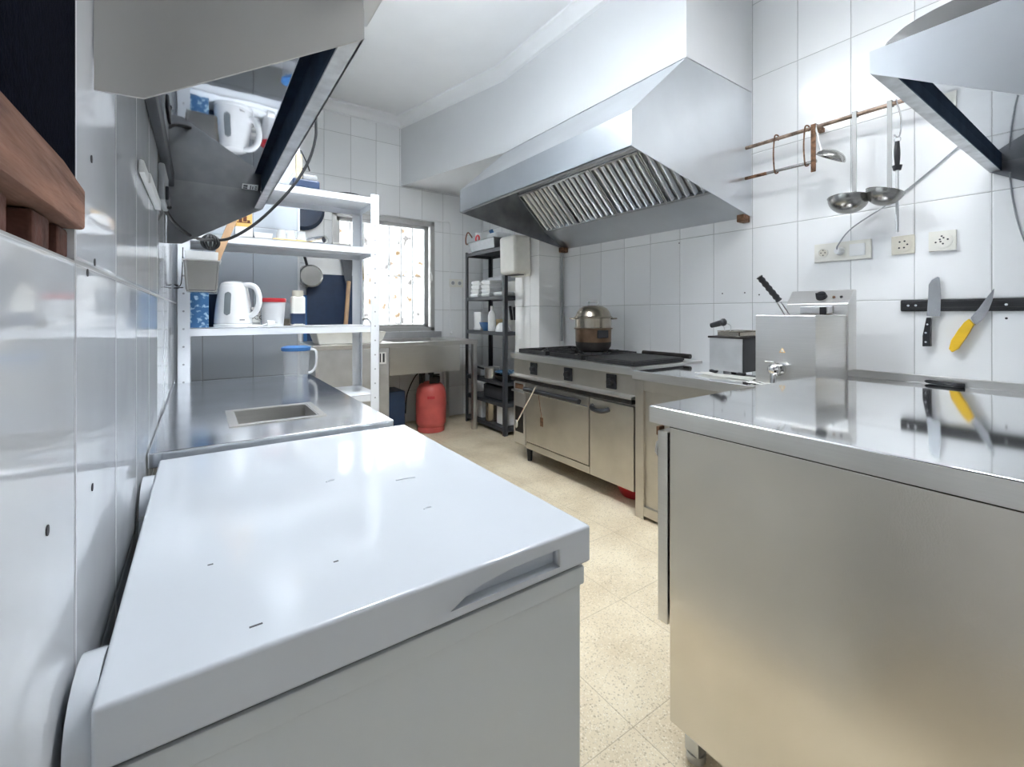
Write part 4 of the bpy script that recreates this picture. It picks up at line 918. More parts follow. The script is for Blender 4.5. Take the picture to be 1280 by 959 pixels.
# cloth strips
def rag(x0, x1, y0, y1, name, label, seed):
    rnd = random.Random(seed); m = MB(); n, k = 26, 8; G = []
    for i in range(n+1):
        row = []
        for j in range(k+1):
            u, v = i/n, j/k; y = y1+(y0-y1)*u; x = x0+(x1-x0)*v+0.012*math.sin(u*9+seed)
            z = RZ+0.006+0.006*(0.5+0.5*math.sin(u*17+v*5+seed))*math.sin(math.pi*min(max(v, 0.05), 0.95))+0.003*math.sin(v*11+u*6)
            row.append(m.bm.verts.new((x, y, max(z, RZ+0.003))))
        G.append(row)
    for i in range(n):
        for j in range(k): m.bm.faces.new((G[i][j], G[i+1][j], G[i+1][j+1], G[i][j+1]))
    bmesh.ops.solidify(m.bm, geom=m.bm.faces[:], thickness=0.0025)
    single(m, name, 'cloth', label, 'cloth')
rag(2.13, 2.22, 1.09, 1.40, 'kitchen_cloth', 'white folded cloth in front of the small fryer', 1.0)
rag(2.035, 2.078, 0.90, 1.075, 'kitchen_cloth', 'white folded cloth under the drain tap of the large fryer', 2.3)

# ------------------------------------------------------------------ near counter (refrigerated prep cabinet)
KX0, KX1, KY0, KY1, KZ = 0.989, 1.96, -0.9, 0.7795, 0.905
nc = thing('prep_counter', 'stainless prep counter with a mirror polished worktop at the right front', 'counter', (1.32, -0.1, 0))
MB().box(KX0, KX1, KY0, KY1, KZ-0.045, KZ, 0.004, 3).build('worktop', 'steel_top', nc)
MB().box(KX0-0.0008, KX0+0.003, KY0, KY1-0.002, KZ-0.0445, KZ-0.003, 0.0005).box(KX0, KX1, KY1-0.003, KY1+0.0008, KZ-0.0445, KZ-0.003, 0.0005).build('front_edge', 'steel', nc)
MB().box(1.009, KX1-0.015, KY0+0.02, 0.732, 0.084, KZ-0.052, 0.004).build('cabinet', 'steel_panel', nc)
MB().box(1.015, KX1-0.02, KY0+0.03, 0.735, KZ-0.056, KZ-0.045).box(1.035, KX1-0.03, 0.730, 0.739, 0.34, KZ-0.06).build('gasket', 'soot', nc)
dr = MB().box(1.011, KX1-0.3, 0.739, 0.771, 0.328, KZ-0.068, 0.004).build('door', 'steel', nc)
MB().prism([(0.769, 0.812), (0.785, 0.80), (0.789, 0.772), (0.779, 0.76), (0.782, 0.774), (0.779, 0.797), (0.769, 0.804)], 'x', 1.024, 1.22).build('handle', 'chrome', dr)
MB().box(1.016, 1.04, 0.769, 0.779, KZ-0.084, KZ-0.06, 0.002).build('hinge_pin', 'rust', dr)
for x in (1.055, KX1-0.06):
    for y in (0.685, KY0+0.08): MB().box(x-0.02, x+0.02, y-0.02, y+0.02, 0.02, 0.084, 0.003).cyl((x, y, 0), (x, y, 0.02), 0.024, seg=14).build('leg', 'steel_dull', nc)

# ------------------------------------------------------------------ utensil rods on the right wall
UX = 2.66
u0, u1 = oX(932, 184, UX), oX(1128, 128, UX)
ur = thing('utensil_rail', 'upper rusty rail across the right wall beside the big hood', 'rail', (UX, 0.95, u0.z))
UZ = (u0.z+u1.z)/2
MB().cyl((UX, 1.400, UZ), (UX, 0.43, UZ), 0.0102, seg=12).build('rod', 'rod', ur)
MB().box(UX-0.004, RW-0.0005, 1.02, 1.045, UZ-0.012, UZ+0.012, 0.002).build('bracket', 'rust', ur)
MB().box(UX-0.004, RW-0.0005, 0.47, 0.495, UZ-0.012, UZ+0.012, 0.002).build('bracket', 'rust', ur)
l0, l1 = oX(928, 225, UX), oX(1018, 201, UX); LZ = (l0.z+l1.z)/2
lr = thing('utensil_rail', 'short lower rail hung on hooks below the upper rail', 'rail', (UX, 1.2, LZ))
MB().cyl((UX, 1.402, LZ), (UX, l1.y-0.01, LZ), 0.0085, seg=12).build('rod', 'steel_cont', lr)
MB().cyl((UX, 1.403, LZ), (UX, 1.28, LZ), 0.0095, seg=12).build('rusty_end', 'rust', lr)
def shook(y, z1, z2, name, label, r=0.004, m='rust', group=None):
    mb = MB().tube([(UX, y-0.012, z1-0.012), (UX-0.004, y-0.014, z1+0.012), (UX-0.012, y-0.002, z1+0.018), (UX-0.0125, y+0.004, z1-0.01), (UX-0.0125, y+0.008, (z1+z2)/2), (UX-0.0125, y+0.004, z2+0.012), (UX-0.004, y+0.002, z2-0.012), (UX+0.006, y-0.006, z2-0.010), (UX+0.010, y-0.012, z2+0.008)], r, 7)
    return single(mb, name, m, label, 'hook', group)
yh = oX(970, 175, UX).y
shook(yh, UZ, LZ, 'steel_hook', 'rusty S hook joining both rails nearest the big hood')
shook(oX(1008, 165, UX).y, UZ, LZ, 'steel_hook', 'rusty S hook at the inner end of the short lower rail')
def hang(px, pytop, pybot, X=UX): return oX(px, pytop, X), oX(px, pybot, X)
# rusty strap
a, b_ = hang(1017, 165, 215, UX-0.014)
single(MB().box(a.x-0.006, a.x, a.y-0.012, a.y+0.012, b_.z, UZ-0.009, 0.002).box(a.x-0.006, UX+0.012, a.y-0.012, a.y+0.012, UZ+0.0104, UZ+0.0135, 0.001).box(a.x-0.006, a.x-0.002, a.y-0.012, a.y+0.012, UZ-0.009, UZ+0.012, 0.001), 'rusty_strap', 'rust', 'flat rusty strap hanging from the upper rail beside the small ladle', 'strap')
a, b_ = hang(1009, 172, 204, UX-0.013)
# ladles
def ladle(px, pytop, pybowl, wpx, label, tilt, flat_stem=True, m='steel_cont', up=False):
    top_, bw = oX(px, pytop, UX-0.016), oX(px, pybowl, UX-0.016)
    d = (UX*SN+bw.y*CS); rad = wpx*d/F/2
    t = thing('ladle', label, 'ladle', (UX-0.016, bw.y, bw.z-rad*0.45))
    s = MB()
    s.box(UX-0.019, UX-0.016, bw.y-0.0095, bw.y+0.0095, bw.z, UZ+0.012, 0.001)
    s.box(UX-0.019, UX+0.012, bw.y-0.0095, bw.y+0.0095, UZ+0.0105, UZ+0.0135, 0.001).box(UX+0.0105, UX+0.013, bw.y-0.0095, bw.y+0.0095, UZ-0.012, UZ+0.012, 0.001)
    s.build('stem', 'stem_steel', t)
    rot = Matrix.Rotation(tilt, 4, 'X') @ Matrix.Rotation(0.12, 4, 'Y')
    pr = [(0.001, -rad*0.9)] + [(rad*math.sin(a), -rad*0.9*math.cos(a)) for a in [math.pi/2*i/8 for i in range(1, 9)]] + [(rad*1.03, 0.002), (rad*0.95, 0.0)] + [(rad*0.95*math.sin(a), -rad*0.84*math.cos(a)) for a in [math.pi/2*(7-i)/8 for i in range(8)]]
    pr = [(max(r, 0.0005), z) for r, z in pr]
    MB().lathe((UX-0.016-rad*0.9, bw.y, bw.z+rad*0.25), pr, 30, rot, cap0=True, cap1=True).build('bowl', m, t)
ladle(1068, 138, 256, 42, 'large steel ladle with a flat handle hanging on the upper rail', 0.0)
ladle(1112, 126, 247, 38, 'steel ladle hanging from the rail next to the sharpening steel', 0.25)
# small ladle with bent wire
a = oX(1019, 152, UX-0.013); b_ = oX(1027, 190, UX-0.03); c_ = oX(1040, 196, UX-0.03)
sl = thing('ladle', 'small ladle hanging sideways from the upper rail by a wire handle', 'ladle', (UX-0.03, c_.y, c_.z-0.03))
MB().tube([(UX+0.011, a.y, UZ-0.01), (UX, a.y, UZ+0.013), (UX-0.014, a.y-0.003, UZ-0.004), (UX-0.022, (a.y+b_.y)/2, (UZ+b_.z)/2), b_], 0.004, 8).build('stem', 'steel_dull', sl)
rad = 0.068
pr = [(0.0006, rad*0.62)] + [(rad*math.sin(q), rad*0.62*math.cos(q)) for q in [math.pi/2*i/8 for i in range(1, 9)]] + [(rad*0.95, 0.0)] + [(max(0.0005, rad*0.95*math.sin(q)), rad*0.57*math.cos(q)) for q in [math.pi/2*(7-i)/8 for i in range(8)]]
MB().lathe(c_+Vector((-0.02, 0, -0.012)), pr, 28, Matrix.Rotation(0.5, 4, 'X')).build('bowl', 'steel_cont', sl)
# spring hook + sharpening steel
a = oX(1118, 132, UX-0.03); b_ = oX(1122, 170, UX-0.03)
ch_ = MB().tube([(UX+0.012, a.y, UZ-0.004), (UX, a.y, UZ+0.014), (UX-0.014, a.y-0.004, UZ), (UX-0.03, b_.y-0.012, (UZ+b_.z)/2), (UX-0.03, b_.y-0.01, b_.z+0.008), (UX-0.03, b_.y+0.002, b_.z-0.004), (UX-0.03, b_.y+0.012, b_.z+0.01)], 0.0032, 8)
ch_.tube([Vector((UX-0.03, b_.y, b_.z-0.016))+Vector((0.0, 0.011*math.cos(t), 0.0125*math.sin(t))) for t in [2*math.pi*i/12 for i in range(12)]], 0.002, 6, closed=True, n=2)
single(ch_, 'steel_hook', 'chrome', 'bright wire hook holding the sharpening steel on the upper rail', 'hook')
a, b_, c_, d_ = [oX(1121.5, y, UX-0.03) for y in (177, 207, 213, 290)]
ss = thing('sharpening_steel', 'sharpening steel with a black handle hanging from a wire hook', 'sharpening steel', (UX-0.03, b_.y, d_.z))
MB().tube([a, a.lerp(b_, 0.5), b_], lambda t: 0.0105-0.0015*math.cos(t*6), 12).build('handle', 'black', ss)
MB().cyl(b_, c_, 0.019, 0.014, 14).build('guard', 'black', ss)
MB().cyl(c_, d_, 0.0065, seg=12).build('rod', 'steel_dull', ss)

# ------------------------------------------------------------------ sockets and knives on the right wall
def socket_face(parent, yc, zc, x, r, red=False, m='cream'):
    f = MB().cyl((x+0.002, yc, zc), (x-0.003, yc, zc), r, seg=28).cyl((x-0.003, yc, zc), (x-0.0045, yc, zc), r*0.9, seg=28).build('socket_well', m, parent)
    return f
def holes(parent, pts, x, r=0.0035):
    m = MB()
    for y, z in pts: m.cyl((x+0.001, y, z), (x-0.0006, y, z), r, seg=10)
    return m.build('pin_holes', 'ink', parent)
y1, y0, z0, z1 = 1.067, 0.816, 1.425, 1.522
tp_ = thing('socket_plate', 'white triple wall plate with a socket, a plug and a blank cover', 'socket', (RW-0.006, (y0+y1)/2, z0))
pb = MB().box(RW-0.012, RW-0.0005, y0, y1, z0, z1, 0.003).build('plate', 'cream', tp_)
MB().box(RW-0.0145, RW-0.012, y0+0.024, y0+0.09, z0+0.018, z1-0.018, 0.002).build('blank_cover', 'white', tp_)
yc = y1-0.042; zc = (z0+z1)/2
sk = MB().lathe((RW-0.012, yc, zc), [(0.024, 0), (0.024, 0.004), (0.020, 0.004), (0.0195, 0.0005)], 28, Matrix.Rotation(-math.pi/2, 4, 'Y')).build('socket_ring', 'cream', tp_)
MB().cyl((RW-0.011, yc, zc), (RW-0.0128, yc, zc), 0.0185, seg=24).build('socket_well', 'cream_dark', tp_)
holes(tp_, ((yc+0.0095, zc), (yc-0.0095, zc), (yc, zc+0.013), (yc, zc-0.013)), RW-0.0128, 0.003)
yp = (y0+y1)/2+0.006
pg = thing('wall_plug', 'white round plug in the triple wall plate with its lead going up', 'plug', (RW-0.03, yp, zc-0.02))
MB().cyl((RW-0.0125, yp, zc), (RW-0.045, yp, zc), 0.0205, 0.0165, 20).cyl((RW-0.045, yp, zc), (RW-0.05, yp, zc), 0.011, seg=14).build('plug_body', 'white', pg)
MB().tube([(RW-0.046, yp, zc+0.004), (RW-0.05, yp-0.004, zc+0.028), oX(1065, 285, RW-0.03), oX(1110, 255, RW-0.012), oX(1150, 224, RW-0.008), oX(1196, 185, RW-0.008), oX(1235, 150, RW-0.008), (RW-0.008, 0.35, 2.3)], 0.0034, 8).build('lead', 'grey_plastic', pg)
single(MB().tube([oX(1262, 215, RW-0.006), oX(1266, 250, RW-0.006), oX(1276, 290, RW-0.006), oX(1296, 330, RW-0.006), oX(1330, 370, RW-0.006)], 0.0028, 6), 'wall_cable', 'grey_plastic', 'thin grey cable hanging down the right wall below the near hood', 'cable')
s2 = thing('socket_plate', 'yellowed square wall socket between the triple plate and the white socket', 'socket', (RW-0.006, 0.694, 1.430))
MB().box(RW-0.012, RW-0.0005, 0.651, 0.737, 1.431, 1.519, 0.003).build('plate', 'cream_dark', s2)
socket_face(s2, 0.694, 1.475, RW-0.012, 0.034, m='cream_dark')
holes(s2, [(0.694+a, 1.475+b) for a, b in ((0.01, 0.014), (-0.008, 0.016), (-0.018, 0.0), (-0.006, -0.014), (0.012, -0.014))], RW-0.0165, 0.004)
s3 = thing('socket_plate', 'white square wall socket with angled holes above the knives', 'socket', (RW-0.006, 0.556, 1.430))
MB().frustum(0.511, 0.601, -0.044, 0.044, 0, 0.016, 0.0).xf(Matrix.Translation((RW-0.0005, 0, 1.476)) @ Matrix(((0, 0, -1, 0), (1, 0, 0, 0), (0, 1, 0, 0), (0, 0, 0, 1)))).build('plate', 'cream', s3)
socket_face(s3, 0.556, 1.476, RW-0.0165, 0.036)
holes(s3, [(0.556+a, 1.476+b) for a, b in ((0.02, -0.006), (0.006, 0.006), (0, 0.02), (-0.02, 0.004), (-0.004, -0.014), (0.004, -0.004), (-0.006, 0.012))], RW-0.021, 0.0038)
kr = thing('knife_rack', 'black magnetic knife bar on the right wall', 'knife rack', (RW-0.01, 0.4, 1.160))
MB().box(RW-0.018, RW-0.0005, 0.02, 0.702, 1.160, 1.214, 0.006).box(RW-0.021, RW-0.017, 0.03, 0.69, 1.196, 1.206, 0.001).box(RW-0.021, RW-0.017, 0.03, 0.69, 1.168, 1.178, 0.001).build('bar', 'rubber', kr)
for y in (0.672, 0.645, 0.36, 0.20): MB().cyl((RW-0.017, y, 1.187), (RW-0.0215, y, 1.187), 0.005, seg=12).build('screw', 'chrome', kr)
KXp = RW-0.0215
def knife(name, label, blade, handle, mh, rivets):
    o0 = sum((Vector(oX(px, py, KXp)) for px, py in handle), Vector())/len(handle)
    t = thing(name, label, 'knife', (KXp, o0.y, min(oX(px, py, KXp).z for px, py in handle)))
    bl = [oX(px, py, KXp) for px, py in blade]
    MB().slab([(KXp, v.y, v.z) for v in bl], (-1, 0, 0), 0.0025).build('blade', 'blade', t)
    hh = MB(); hp_ = [oX(px, py, KXp) for px, py in handle]
    hh.prism([(v.y, v.z) for v in hp_], 'x', KXp+0.004, KXp-0.017, 0.003)
    ho = hh.build('handle', mh, t)
    for px, py in rivets:
        p = oX(px, py, KXp); MB().cyl((KXp-0.016, p.y, p.z), (KXp-0.0182, p.y, p.z), 0.004, seg=12).build('rivet', 'chrome', ho)
knife('santoku_knife', 'broad bladed knife with a black riveted handle on the magnetic bar', [(1172, 346), (1165, 350), (1161, 356), (1160.5, 370), (1158.5, 395), (1175.5, 395.5), (1176.5, 370), (1174.5, 347)], [(1159, 397), (1165.5, 397), (1164.5, 408), (1163, 420), (1165, 433), (1154, 433), (1154.5, 420), (1157, 408)], 'black', ((1160.5, 405.5), (1158.5, 416), (1158.5, 427.5)))
knife('chef_knife', 'pointed knife with a yellow handle tilted on the magnetic bar', [(1243, 360.5), (1235, 370), (1224, 385), (1213.5, 397), (1219, 406.5), (1227, 401), (1236, 388), (1241, 375)], [(1212, 398.5), (1219, 406), (1212, 414), (1207, 424), (1199, 436), (1191, 440.5), (1187, 436), (1190, 425), (1199, 412), (1206, 403)], 'yellow', ())

# ------------------------------------------------------------------ sink along the back wall
KY, KZt = 3.86, 0.89
sk = thing('sink_unit', 'stainless sink unit with a deep basin under the barred window', 'sink', (1.5, 4.2, 0))
wt = MB().box(0.74, 2.27, KY, YB-0.003, KZt-0.04, KZt, 0.004).build('worktop', 'steel', sk)
cut(wt, MB().box(1.44, 2.02, KY+0.08, YB-0.12, KZt-0.2, KZt+0.1))
MB().box(1.25, 2.20, YB-0.02, YB-0.003, KZt, KZt+0.065, 0.003).build('backsplash', 'steel_dull', sk)
MB().prism([(KY+0.01, 0.86), (KY+0.012, 0.60), (YB-0.06, 0.60), (YB-0.06, 0.61), (KY+0.022, 0.61), (KY+0.02, 0.86)], 'x', 1.372, 2.07).box(1.372, 1.38, KY+0.012, YB-0.06, 0.60, 0.86).box(2.06, 2.07, KY+0.012, YB-0.06, 0.60, 0.86).box(1.38, 2.06, YB-0.07, YB-0.06, 0.60, 0.86).build('basin', 'steel', sk)
MB().box(0.76, 1.368, KY+0.006, YB-0.02, 0.08, 0.85, 0.004).build('cabinet', 'steel_dull', sk)
for x, y in ((2.22, KY+0.01), (2.22, YB-0.07), (0.78, KY+0.02), (1.32, KY+0.02)):
    MB().box(x, x+0.045, y, y+0.045, 0.0, 0.86 if x > 2 else 0.08, 0.003).build('leg', 'steel', sk)
MB().box(1.92, 1.97, YB-0.09, YB-0.04, 0.0, 0.60, 0.003).build('leg', 'dark_grey', sk)
p = oY(483, 447, KY+0.005); 
nt_ = MB().box(oY(466, 447, KY).x, oY(483, 447, KY).x, KY+0.0045, KY+0.0062, oY(478, 455, KY).z, oY(478, 440.5, KY).z).build('notice', 'sticker', sk)
MB().box(oY(478.5, 447, KY).x, oY(481, 447, KY).x, KY+0.0038, KY+0.0047, oY(478, 453, KY).z, oY(478, 442, KY).z).box(oY(475, 447, KY).x, oY(476.5, 447, KY).x, KY+0.0038, KY+0.0047, oY(478, 453, KY).z, oY(478, 442, KY).z).build('print', 'ink', nt_)
fc = Vector((1.30, YB-0.10, KZt))
fct = thing('faucet', 'dark gooseneck kitchen faucet at the left of the window', 'faucet', fc)
MB().tube([fc, fc+Vector((0, 0, 0.16)), fc+Vector((0.01, -0.02, 0.205)), fc+Vector((0.05, -0.06, 0.20)), fc+Vector((0.075, -0.08, 0.14))], 0.011, 10).build('spout', 'steel_dull', fct)
MB().cyl(fc, fc+Vector((0, 0, 0.05)), 0.024, 0.02, 16).box(fc.x-0.01, fc.x+0.07, fc.y-0.008, fc.y+0.008, KZt+0.05, KZt+0.062, 0.003).build('mixer', 'dark_grey', fct)
p, q = oY(395, 437, 3.92), oY(483, 416, 3.92)
single(MB().frustum(p.x, q.x, 3.92, 4.22, KZt, KZt+0.10, 0.03, 0.012, 3, True, 0.004), 'plastic_basin', 'cream', 'large white plastic basin on the sink counter behind the shelving', 'basin')
single(MB().box(1.415, 1.60, 4.08, 4.36, 0, 0.42, 0.012, 3), 'blue_crate', 'navy', 'dark blue crate standing under the sink', 'crate')
# gas bottle
gx, gy = 1.873, 4.10
gbt = thing('gas_bottle', 'red butane gas bottle standing under the sink', 'gas bottle', (gx, gy, 0))
MB().lathe((gx, gy, 0), [(0.128, 0), (0.132, 0.004), (0.132, 0.045), (0.126, 0.05)], 36).build('foot_ring', 'red', gbt)
MB().lathe((gx, gy, 0), [(0.126, 0.05), (0.143, 0.075), (0.147, 0.10), (0.147, 0.245), (0.150, 0.25), (0.150, 0.272), (0.147, 0.277), (0.146, 0.36), (0.136, 0.415), (0.11, 0.455), (0.07, 0.478), (0.04, 0.485)], 36).build('tank', 'red', gbt)
em = MB()
for a0 in (-0.18, -0.06, 0.06, 0.18): 
    t = math.atan2(-gy, -gx)+a0; em.box(-0.002, 0.002, -0.008, 0.008, -0.014, 0.014, 0.001, mtx=Matrix.Translation((gx+0.146*math.cos(t), gy+0.146*math.sin(t), 0.345)) @ Matrix.Rotation(t, 4, 'Z'))
em.build('embossing', 'red_plastic', gbt)
col = MB()
for a0 in range(3):
    t = a0*2.1+0.5
    col.box(-0.006, 0.006, -0.05, 0.05, 0.47, 0.53, 0.003, mtx=Matrix.Translation((gx+0.075*math.cos(t), gy+0.075*math.sin(t), 0)) @ Matrix.Rotation(t, 4, 'Z'))
col.build('collar', 'soot', gbt)
MB().cyl((gx, gy, 0.48), (gx, gy, 0.55), 0.016, seg=12).cyl((gx, gy, 0.55), (gx, gy, 0.575), 0.028, seg=14).box(gx+0.02, gx+0.09, gy-0.01, gy+0.01, 0.535, 0.55, 0.003).build('valve', 'black', gbt)
single(MB().tube([(gx-0.01, gy+0.03, 0.56), (gx-0.04, gy+0.12, 0.62-0.05), (gx-0.06, gy+0.26, 0.50), (gx-0.08, YB-0.03, 0.3), (gx-0.1, YB-0.03, 0.1)], 0.006, 8), 'gas_hose', 'rubber', 'black gas hose running from the red bottle to the back wall', 'hose')
# things hanging on the back wall left of the window
a, b_ = oY(383, 405, YB-0.02), oY(440, 345, YB-0.02)
brd = thing('splash_board', 'dark blue board with white top and bright blue edge standing at the back wall', 'board', ((a.x+b_.x)/2, YB-0.04, KZt))
MB().box(a.x, b_.x, YB-0.05, YB-0.035, KZt+0.002, b_.z, 0.002).build('board', 'navy', brd)
MB().box(a.x, b_.x, YB-0.05, YB-0.035, b_.z, 1.715, 0.002).build('upper_board', 'white', brd)
MB().box(a.x-0.03, a.x, YB-0.052, YB-0.033, KZt+0.002, b_.z-0.2, 0.002).build('edge', 'blue', brd)
c_ = oY(389, 345, 4.36); rp_ = 14.5*(c_.x*SN+4.36*CS)/F
sp2 = thing('saucepan', 'small steel saucepan hanging on the back wall seen between the shelves', 'saucepan', (c_.x, 4.40, c_.z-rp_))
RX = Matrix.Rotation(math.pi/2, 4, 'X')
MB().lathe((c_.x, 4.44, c_.z), [(rp_, 0), (rp_*1.04, 0.002), (rp_*0.98, 0.07), (rp_*0.85, 0.085), (0.01, 0.086)], 30, RX).build('pan', 'steel_cont', sp2)
MB().tube([(c_.x-0.02, 4.43, c_.z+rp_*0.9), (c_.x-0.045, 4.44, c_.z+rp_+0.09), (c_.x-0.06, 4.50, c_.z+rp_+0.19), (c_.x-0.06, YB-0.004, c_.z+rp_+0.20)], 0.012, 8).build('handle', 'black', sp2)
c_ = oY(379, 262, 4.45); rp_ = 27*(c_.x*SN+4.45*CS)/F
fp = thing('frying_pan', 'dark frying pan hanging on the back wall behind the top shelves', 'pan', (c_.x, 4.47, c_.z-rp_))
MB().lathe((c_.x, 4.52, c_.z+0.02), [(rp_, 0), (rp_*1.01, 0.003), (rp_*0.86, 0.045), (0.01, 0.046)], 34, RX).build('pan', 'navy', fp)
MB().tube([(c_.x, 4.51, c_.z+rp_), (c_.x, 4.50, c_.z+rp_+0.10), (c_.x, 4.52, c_.z+rp_+0.2)], 0.013, 8).build('handle', 'black', fp)
a, b_, c_ = oY(432, 408, 4.30), oY(436, 352, 4.40), oY(433, 318, 4.46)
a = a+(a-b_)*0.28
tn = thing('wide_turner', 'wooden handled wide turner leaning on the back wall behind the shelving', 'spatula', a)
MB().tube([a, b_], 0.019, 10).build('handle', 'wood', tn)
w0, w1 = 0.03, 0.072
MB().slab([b_+Vector((-w0, 0, -0.02)), b_+Vector((w0*0.8, 0, -0.02)), c_+Vector((w1*0.9, 0, 0.04)), c_+Vector((-w1, 0, 0.04))], (0, -1, 0.2), 0.003).build('blade', 'dark_grey', tn)
pz_ = oY(462, 335, YB-0.02)
single(MB().tube([oY(454, 350, YB-0.03), oY(453, 335, YB-0.03), oY(451, 320, YB-0.03)], lambda t: 0.012-0.006*t, 8), 'small_brush', 'beige', 'small brown brush hanging beside the window frame behind the shelving', 'brush')
# socket on back wall
p = oY(569, 354, YB)
bs = thing('socket_plate', 'double white socket on the back wall beside the dark shelving', 'socket', (p.x, YB-0.006, p.z-0.045))
MB().box(p.x-0.075, p.x+0.095, YB-0.012, YB-0.0005, p.z-0.045, p.z+0.045, 0.003).build('plate', 'cream', bs)
for dx in (-0.035, 0.05):
    MB().lathe((p.x+dx, YB-0.0115, p.z), [(0.027, 0), (0.027, 0.003), (0.022, 0.0035), (0.02, 0.001)], 22, RX).build('socket_ring', 'white', bs)
    MB().cyl((p.x+dx, YB-0.011, p.z), (p.x+dx, YB-0.0138, p.z), 0.02, seg=18).build('socket_well', 'grey_plastic', bs)

# ------------------------------------------------------------------ dark shelving in the alcove
AX0, AX1, AY0, AY1 = 2.335, 2.66, 3.485, 4.24
al = thing('storage_rack', 'tall dark grey storage rack between sink and pillar', 'shelf', (2.5, 3.87, 0))
for x, sx in ((AX0, 1), (AX1, -1)):
    for y, sy in ((AY0, 1), (AY1, -1)):
        MB().box(x, x+sx*0.036, y, y+sy*0.003, 0, 1.80).box(x, x+sx*0.003, y, y+sy*0.036, 0, 1.80).build('post', 'dark_grey', al)
AL = (1.785, 1.32, 0.975, 0.50, 0.30, 0.07)
for z in AL:
    MB().box(AX0+0.003, AX1-0.003, AY0+0.003, AY1-0.003, z-0.003, z).box(AX0+0.003, AX0+0.006, AY0+0.003, AY1-0.003, z-0.035, z).box(AX1-0.006, AX1-0.003, AY0+0.003, AY1-0.003, z-0.035, z).box(AX0+0.003, AX1-0.003, AY0+0.003, AY0+0.006, z-0.035, z).box(AX0+0.003, AX1-0.003, AY1-0.006, AY1-0.003, z-0.035, z).build('shelf_board', 'dark_grey', al)
def ay(px, X=AX0): return oX(px, 390, X).y
A0, A1, A2, A3, A4, A5 = [z+0.0005 for z in AL]
# top: tilted steel tray, bag, jug
ty0, ty1 = 3.62, 4.16
trm = MB().frustum(-0.14, 0.14, -0.25, 0.25, 0, 0.10, 0.02, 0.01, 3, True, 0.003)
trm.box(-0.155, 0.155, -0.265, -0.248, 0.097, 0.1005, 0.001).box(-0.155, 0.155, 0.248, 0.265, 0.097, 0.1005, 0.001).box(-0.155, -0.138, -0.26, 0.26, 0.097, 0.1005, 0.001).box(0.138, 0.155, -0.26, 0.26, 0.097, 0.1005, 0.001)
trm.xf(Matrix.Translation((2.46, 3.90, A0+0.002)))
single(trm, 'steel_tray', 'tray_dark', 'deep steel gastronorm tray on top of the dark storage rack', 'tray')
bg = thing('paper_bag', 'white bag with a red print and red cord in the steel tray', 'bag', (2.42, 4.04, A0+0.008))
bgm = MB().box(2.36, 2.52, 3.965, 4.115, A0+0.008, A0+0.20, 0.03, 3)
for v in bgm.bm.verts: v.co += Vector((0.012*math.sin(v.co.z*70+v.co.y*30), 0.014*math.sin(v.co.z*50), 0.02*math.sin(v.co.y*37)))
bgm.build('bag_body', 'white', bg)
MB().tube([(2.350, 4.01+0.034*math.cos(t), A0+0.135+0.034*math.sin(t)) for t in [2*math.pi*i/14 for i in range(14)]], 0.009, 8, closed=True, n=2).build('red_print', 'red_plastic', bg)
MB().tube([(2.35, 4.12, A0+0.16), (2.33, 4.17, A0+0.22), (2.32, 4.20, A0+0.17), (2.32, 4.195, A0+0.10), (2.33, 4.15, A0+0.105)], 0.007, 8).build('cord', 'brown', bg)
jg = thing('water_jug', 'translucent plastic jug with a blue cap in the steel tray', 'jug', (2.47, 3.78, A0+0.008))
MB().box(2.37, 2.57, 3.69, 3.87, A0+0.008, A0+0.17, 0.03, 3).build('jug_body', 'frost', jg)
MB().box(2.369, 2.40, 3.72, 3.80, A0+0.06, A0+0.12, 0.01).build('label_panel', 'blue', jg)
MB().cyl((2.44, 3.85, A0+0.15), (2.42, 3.865, A0+0.21), 0.022, seg=14).build('cap', 'blue', jg)
# stacked foam boxes, second level
foam = None
def foambox(x, y, z, lx, ly, label, h=0.042):
    global foam
    if foam is None:
        m = MB().frustum(-lx/2, lx/2, -ly/2, ly/2, 0, 0.022, 0.008, 0.004, 2).box(-lx/2-0.003, lx/2+0.003, -ly/2-0.003, ly/2+0.003, 0.019, 0.0235, 0.001)
        m.frustum(-lx/2, lx/2, -ly/2, ly/2, -0.041, -0.0235, 0.008, 0.003, 2)
        for v in m.bm.verts:
            if v.co.z < -0.001 and v.co.z < -0.02: v.co.z = -v.co.z
        m.xf(Matrix.Translation((x, y, z)))
        foam = m.build('foam_box', 'white', None, (x, y, z)); o = foam
    else:
        o = foam.copy(); C.objects.link(o); o.location = (x, y, z)
    return tag(o, label, 'box', 'white foam boxes on the dark rack')
ord_ = ['bottom', 'second', 'third', 'fourth', 'fifth', 'top']
for k in range(4): foambox(2.43, 4.09-0.008*k, A1+k*0.0425, 0.15, 0.16, 'white foam box, %s of the left stack on the dark rack' % ['bottom', 'second', 'third', 'topmost'][k])
for k in range(4): foambox(2.43+0.004*(k % 2), 3.87, A1+k*0.0425, 0.15, 0.16, 'white foam box, %s of the middle stack on the dark rack' % ['bottom', 'second', 'third', 'topmost'][k])
foambox(2.43, 3.64, A1, 0.15, 0.16, 'lone white foam box at the right end of the second rack shelf')
single(MB().frustum(2.52, 2.64, 3.82, 4.14, A1, A1+0.21, 0.02, 0.01, 3, True, 0.004), 'storage_tub', 'frost', 'tall translucent tub behind the foam box stacks on the dark rack', 'tub')
single(MB().box(2.52, 2.62, 3.56, 3.72, A1, A1+0.15, 0.01, 3), 'cream_box', 'cream', 'cream box behind the lone foam box on the dark rack', 'box')
